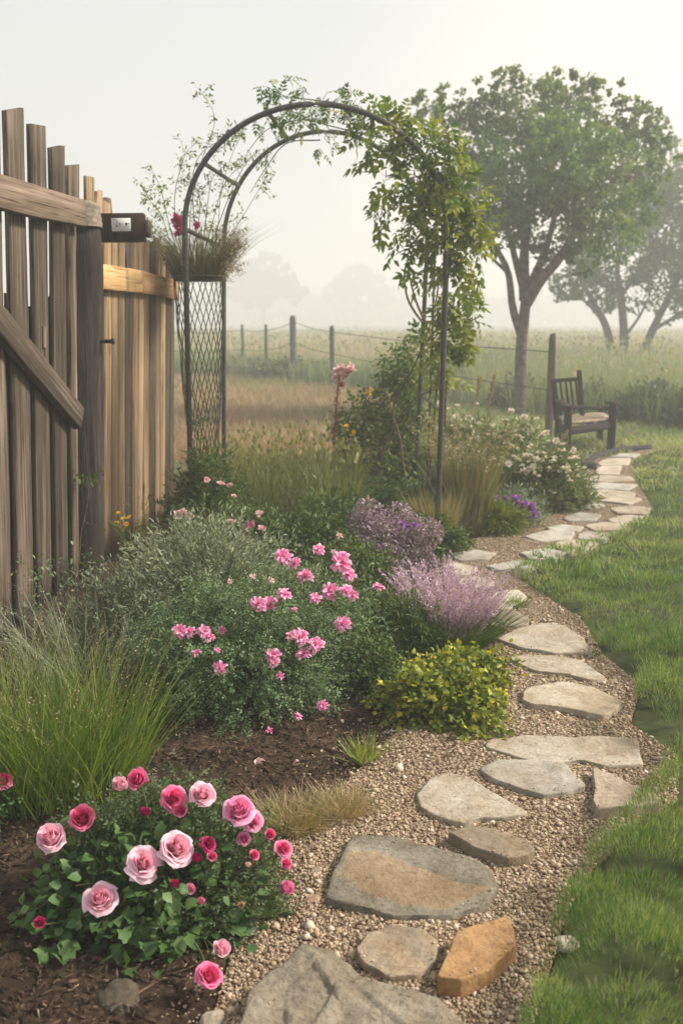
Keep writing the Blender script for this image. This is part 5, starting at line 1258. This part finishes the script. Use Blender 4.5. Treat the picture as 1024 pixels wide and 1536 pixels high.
g2 = Geo(); climb(g2, gs, VB2, TRI, .080, 110, .50)
for pts in ([(640,760,7.0),(650,640,6.9),(660,520,6.8),(668,430,6.5),(660,330,6.4),(620,240,6.5),(560,200,6.6)], [(610,740,7.2),(600,660,7.3),(590,610,7.4),(625,540,7.2),(650,470,6.9),(660,400,6.6)], [(645,500,7.2),(612,450,7.1),(608,400,7.0),(630,370,6.9),(640,330,6.8)], [(640,490,7.2),(620,440,7.1),(612,380,7.0),(640,340,6.9)], [(570,690,7.3),(590,640,7.3),(620,600,7.2),(650,585,7.1)], [(660,740,6.9),(668,600,6.8),(662,470,6.7),(672,380,6.5)]):
    tube1(gs, [A(x, y, d) for x, y, d in pts], .009, .005, 6, n=40)
# long pendant shoots at the edge of the mass
for px, py, d, L in ((575,330,6.5,.16),(595,350,6.5,.18),(620,390,6.5,.15),(705,400,6.4,.2),(712,420,6.5,.16),(570,290,6.5,.12),(725,340,6.4,.14),(700,440,6.5,.15)):
    c = A(px, py, d); n = 12; P = c+np.stack([rng.normal(0, .02, n)+np.linspace(0, .05, n)*np.sign(px-640), rng.normal(0, .02, n), -np.linspace(0, L, n)], 1)
    tube1(gs, P[::3], .002, .001, 4, n=8); inst(gl, LEAF[0], LEAF[1], np.repeat(P, 2, 0), frames(nrm(rvec(2*n)+Z3*-.8)), .055*U(.7, 1.2, 2*n), np.clip(rng.normal(.5, .2, 2*n), 0, 1))
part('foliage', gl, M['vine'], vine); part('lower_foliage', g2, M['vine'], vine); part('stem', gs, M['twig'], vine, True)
for px, py in ((520,640),(556,585),(552,590),(530,650)): bloom(vine, ruffle, A(px, py, 7.3), .026, 'yellow', n=8)

top = thing('crown_vine', 'sparse leafy vine trailing over the top of the arch', 'climber', A(480, 160, 6.5))
gl, gs = Geo(), Geo()
TB = [(400,140,14,6.3,.8),(420,155,18,6.3,.9),(405,190,16,6.6,.8),(440,180,20,6.6,1),(470,170,22,6.5,1.1),(500,160,18,6.3,1),(530,165,18,6.3,.9),(520,150,14,6.2,.7),(460,140,12,6.2,.6),(545,195,18,6.5,.8),(490,205,14,6.8,.6),(480,225,8,6.9,.4),(580,185,12,6.3,.5),(380,185,12,6.5,.35),(405,125,8,6.3,.5),(525,140,10,6.3,.5),(350,195,14,6.5,.22),(430,120,10,6.3,.4)]
climb(gl, gs, TB, PIN, .080, 62, .45, tw=4)
for pts in ([(560,200,6.6),(520,160,6.3),(470,150,6.3),(430,145,6.3),(400,130,6.3)], [(560,205,6.8),(500,190,6.7),(450,180,6.6),(400,195,6.6),(370,230,6.8)], [(480,210,6.9),(430,215,7.0),(400,250,7.1),(375,290,7.2)]): tube1(gs, [A(x, y, d) for x, y, d in pts], .005, .002, 5, n=26)
part('foliage', gl, M['vine'], top); part('stem', gs, M['stem'], top, True)

rr_ = thing('rambling_rose', 'airy rambling rose with thin arching shoots and one magenta flower by the arch spring', 'climber', (-1.0, 6.7, 0))
gl, gs = Geo(), Geo()
SH = [[(290,420,6.7),(285,330,6.6),(300,250,6.5),(322,180,6.4),(300,135,6.3)], [(295,420,6.7),(320,330,6.7),(345,240,6.8),(370,190,6.8)], [(300,420,6.7),(325,350,6.8),(335,280,6.9),(375,235,6.9)], [(280,420,6.8),(255,340,6.9),(240,280,6.9),(222,245,7.0)], [(282,420,6.8),(262,310,6.8),(275,240,6.7),(292,215,6.6)], [(280,420,6.8),(240,370,7.0),(222,340,7.1)], [(310,420,6.8),(355,340,7.1),(385,290,7.2),(400,265,7.3)], [(270,420,6.9),(245,330,7),(225,300,7.1),(215,280,7.1)], [(300,400,6.7),(310,320,6.6),(318,270,6.6),(340,245,6.6)], [(305,400,6.7),(350,280,6.8),(385,230,6.8),(412,260,6.8)], [(285,400,6.8),(300,300,6.7),(270,255,6.7)], [(285,420,6.9),(235,400,7.1),(228,370,7.1)], [(300,420,6.7),(290,260,6.5),(330,210,6.5),(360,205,6.5)]]
for s_ in SH:
    P = spline([A(x, y, d) for x, y, d in s_], 30); tube1(gs, P, .0035, .001, 5)
    for q in range(16):
        i = rng.integers(6, 29); L = U(.04, .13); dv = nrm(rvec(1)[0]*.9+nrm(P[min(i+1, 29)]-P[i-1])*.6); e = P[i]+dv*L
        stalk(gs, P[i], e, .0011, .012, 5); n = 7
        pp = P[i]+(e-P[i])*U(.3, 1.05, n)[:, None]+rng.normal(0, .012, (n, 3)); inst(gl, LEAF[0], LEAF[1], pp, frames(nrm(rvec(n)+dv*.7)), .029*U(.5, 1.3, n), np.clip(rng.normal(.55, .2, n), 0, 1))
part('foliage', gl, M['vine'], rr_); part('stem', gs, M['stem'], rr_, True)
for px, py, r in ((267,333,.062),(271,350,.045),(294,338,.035)): bloom(rr_, ruffle, A(px, py, 6.5), r, 'magenta', n=14)
# dry tussock on the cage
tu = thing('dry_tussock', 'brown-green dry tussock with feathery brown tips on top of the wire cage', 'grass', (cc[0], 6.75, z1))
g = Geo(); n = 1000; a = U(0, 2*pi, n); r_ = .16*np.sqrt(U(0, 1, n)); base = np.stack([cc[0]+r_*np.cos(a), 6.75+r_*np.sin(a), np.full(n, z1-.03)], 1)
blades(g, base, .38*U(.4, 1.2, n), .004, U(.05, .6, n), U(0, .7, n), np.clip(rng.normal(.26, .2, n), 0, 1), a+rng.normal(0, .8, n), 4, .3); part('blades', g, M['tussock'], tu)
g, g2 = Geo(), Geo(); n = 60
e = np.array([A(x, y, d) for x, y, d in zip(U(325, 372, n), U(340, 425, n), U(6.5, 7.1, n))]); b = np.tile([cc[0]+.08, 6.75, z1], (n, 1)); P = bez(b, (b+e)/2+Z3*.08, e, 7); tubes(g, P, .0015, .0008, 4)
s = np.repeat(np.arange(n), 24); f = U(3, 5.99, len(s)); i = f.astype(int); w = (f-i)[:, None]
inst(g2, NARROW[0], NARROW[1], P[s, i]*(1-w)+P[s, i+1]*w+rng.normal(0, .02, (len(s), 3)), frames(rvec(len(s))+X3*.5), .03*U(.5, 1.3, len(s)), np.clip(rng.normal(.8, .15, len(s)), 0, 1))
part('twig', g, M['twig'], tu, True); part('feathery_tips', g2, M['tussock'], tu)

# standing pink rose stalk in front of the meadow
sr = thing('tall_pink_rose', 'tall red-stemmed stalk topped with a cluster of pale pink flowers beside the climber', 'flower', A(505, 665, 7.8)*np.array([1, 1, 0]))
g = Geo(); P = [A(x, y, 7.8) for x, y in ((500,690),(502,640),(505,600),(508,570),(516,555))]; tube1(g, P, .009, .006, 6, n=24); part('stem', g, M['red'], sr, True)
g = Geo(); Ps = spline(P, 40)[8:36]; q = np.repeat(Ps, 4, 0)+rng.normal(0, .016, (len(Ps)*4, 3)); inst(g, LEAF[0], LEAF[1], q, frames(rvec(len(q))), .028, U(0, 1, len(q))); part('red_leaves', g, M['red'], sr)
for px, py, r in ((505,556,.032),(513,552,.034),(522,557,.036),(526,549,.03),(509,563,.03),(518,565,.03),(502,566,.026),(529,556,.026),(512,577,.02),(513,612,.016)): bloom(sr, ruffle, A(px, py, 7.75), r*1.25, 'soft_pink' if r > .02 else 'red', n=12)

# ---------------------------------------------------------------- beyond the arch leg
grass_clump('ornamental_grass', 'tall green and tan ornamental grass with drooping brown seed heads beside the arch leg', G(700, 800)[:2], .13, .13, 800, .66, .007, .12, .25, 'tan_grass', (.40, .26), 90, 'tan_grass', tip=.2, ssize=.022)
grass_clump('dead_grass', 'straw-dry grass bunch wrapped round the foot of the arch leg', G(652, 822)[:2], .10, .09, 700, .38, .004, .25, .3, 'tan_grass', (.65, .2))
wb, tips = shrub('white_flower_bush', 'big loose green bush covered in small cream flowers inside the path bend', 'bush', (1.25, 7.9, 0),
      [dict(c=(1.50, 7.5, 0), R=(.46, .40, .44), nst=360, per=42, tmpl=NARROW, size=.05, start=.3, jit=.03, tint=(.5, .18), up=1.0, dirmix=.8),
       dict(c=(1.22, 7.95, 0), R=(.52, .42, .66), nst=330, per=38, tmpl=NARROW, size=.055, start=.35, jit=.035, tint=(.5, .2), up=.9, lobes=.3),
       dict(c=(.85, 8.0, 0), R=(.3, .3, .62), nst=130, per=34, tmpl=NARROW, size=.055, start=.35, jit=.03, tint=(.5, .2), up=.9)], 'tall_green')
tips = tips*np.array([1, 1, 1.05])+nrm(CAMP-tips)*.06; tt = tips[(tips[:, 1] < 8.25) & (tips[:, 2] > .26)]; rng.shuffle(tt)
for p in tt[:80]: bloom(wb, ruffle, p+rng.normal(0, .015, 3), U(.026, .042), 'cream', n=9, name='flower', tv=(SV, SF, ST))
g = Geo()
for p in tt[80:420]: ruffle(g, p, Z3, .026, 6, tv=(SV, SF, ST))
kind(part('flower_specks', g, M['cream'], wb), 'stuff')
shrub('lime_mound', 'small yellow-green mound of fine leaves at the path edge beyond the arch', 'plant', G(742, 806), [dict(c=(*G(742, 800)[:2], 0), R=(.23, .16, .20), nst=190, per=34, tmpl=NARROW, size=.038, start=.3, jit=.016, tint=(.45, .15), up=1.2, dirmix=.9)], 'lime')
pa, tips = shrub('purple_aster', 'grey-green plant with bright violet flowers behind the yellow-green mound', 'flower', G(775, 792), [dict(c=(*G(770, 788)[:2], 0), R=(.26, .2, .28), nst=110, per=24, tmpl=NARROW, size=.04, start=.3, jit=.02, tint=(.4, .15), up=.9)], 'silver')
for px, py in [(750,752),(757,750),(764,755),(768,748),(776,756),(783,762),(789,768),(796,764),(785,756),(800,770),(778,768),(792,774),(768,762),(760,760),(745,750),(797,758),(786,776),(774,748)]: bloom(pa, ruffle, A(px, py, G(775, 790)[1]-.12), .034, 'violet', n=12)
SST = [((700,700),(715,600),(718,570)), ((722,690),(735,600),(742,562)), ((728,700),(722,660),(730,640)), ((826,690),(838,665),(850,650)), ((660,640),(668,590),(672,575))]
for k, pts in enumerate(SST):
    g = Geo(); d = [8.2, 8.3, 7.9, 8.9, 8.2][k]; P = [A(x, y, d) for x, y in pts]; b = P[0]*np.array([1, 1, 0]); tube1(g, [b]+P, .004, .007, 6, .8, n=20)
    n = 60; q = spline(P, 12)[6:]; pp = np.repeat(q, 10, 0)+rng.normal(0, .006, (len(q)*10, 3)); inst(g, DIA[0], DIA[1], pp, frames(nrm(rvec(len(pp))*.5+Z3)), .03, .8)
    tag(build('seed_stalk', g, M['tan_grass'], None, tuple(b)), ['tall pale seed stalk in front of the dark meadow bushes, the shorter of the pair', 'tall pale seed stalk leaning over the white-flowered bush, tallest of the pair', 'bent pale stalk inside the white-flowered bush', 'pale stalk leaning across the near bench leg', 'pinkish seed stalk right behind the thin arch rod'][k], 'stalk', 'pale dry seed stalks')
shrub('leafy_groundcover', 'dark green low leafy plants filling the bed beneath the climber', 'plant', (.40, 6.6, 0), [dict(c=(.42, 6.55, 0), R=(.36, .34, .36), nst=170, per=24, tmpl=LEAF, size=.05, start=.3, jit=.03, tint=(.35, .18), up=.4), dict(c=(.55, 5.95, 0), R=(.26, .3, .22), nst=120, per=22, tmpl=LEAF, size=.04, start=.3, jit=.02, tint=(.4, .18), up=.4),dict(c=(-.05, 6.1, 0), R=(.36, .34, .36), nst=150, per=24, tmpl=LEAF, size=.045, start=.3, jit=.03, tint=(.4, .18), up=.4)], 'fern')
c = A(884, 637, 11.35); rf = thing('red_flower', 'small soft red flower cluster under the bench seat', 'flower', (c[0], c[1], 0))
g = Geo(); stalk(g, (c[0]+.03, c[1], -.03), c, .004); part('stem', g, M['stem'], rf, True)
for k in range(6): bloom(rf, ruffle, c+rng.normal(0, 1, 3)*np.array([.08, .03, .02]), .05, 'red', n=9)
# bushes along the meadow edge
WB = [(690,600,50,42,'dark green wild bush at the meadow edge right below the shade tree trunk'), (610,592,36,30,'green wild bush at the meadow edge behind the climber'), (440,572,70,26,'low wild bush at the foot of the thickest wire fence post'), (990,640,60,62,'dark wild bush at the meadow edge beyond the bench arm'), (905,630,40,42,'bright green wild bush right behind the bench'), (790,618,40,40,'dark wild bush in front of the shade tree trunk'), (360,567,50,24,'low hazy wild bush seen through the arch beside the wire cage'),(1090,650,60,60,'tall wild bush at the meadow edge outside the lawn corner')]
for px, py, w, h, lab in WB:
    b = G(px, py, -.03); k = np.linalg.norm(b-CAMP)/FPX
    b[1] += .5
    shrub('wild_bush', lab, 'bush', b, [dict(c=b, R=(w*k, w*k*.7, h*k*1.05), nst=130, per=26, tmpl=LEAF, size=.12 if b[1] > 16 else .085, stem_r=.004, start=.3, jit=.06, tint=(.4, .2), up=.5, lobes=.35)], 'wild', group='wild bushes along the meadow edge')

# ================================================================ the mist
HZ = Geo(); box_geo(HZ, np.array([0, 210, 8.1]), X3, Y3, Z3, 820, 480, 18.6, .001)
hz = build('haze', HZ, (lambda s: (s.l((lambda v: (v.inputs['Color'].__setattr__('default_value', (.855, .875, .88, 1)), v.inputs['Density'].__setattr__('default_value', .0098), v.inputs['Anisotropy'].__setattr__('default_value', .25), v.outputs[0])[-1])(s.n('ShaderNodeVolumePrincipled')), s.out.inputs['Volume']), s.m)[-1])(NT('haze')))
hz['kind'] = 'stuff'
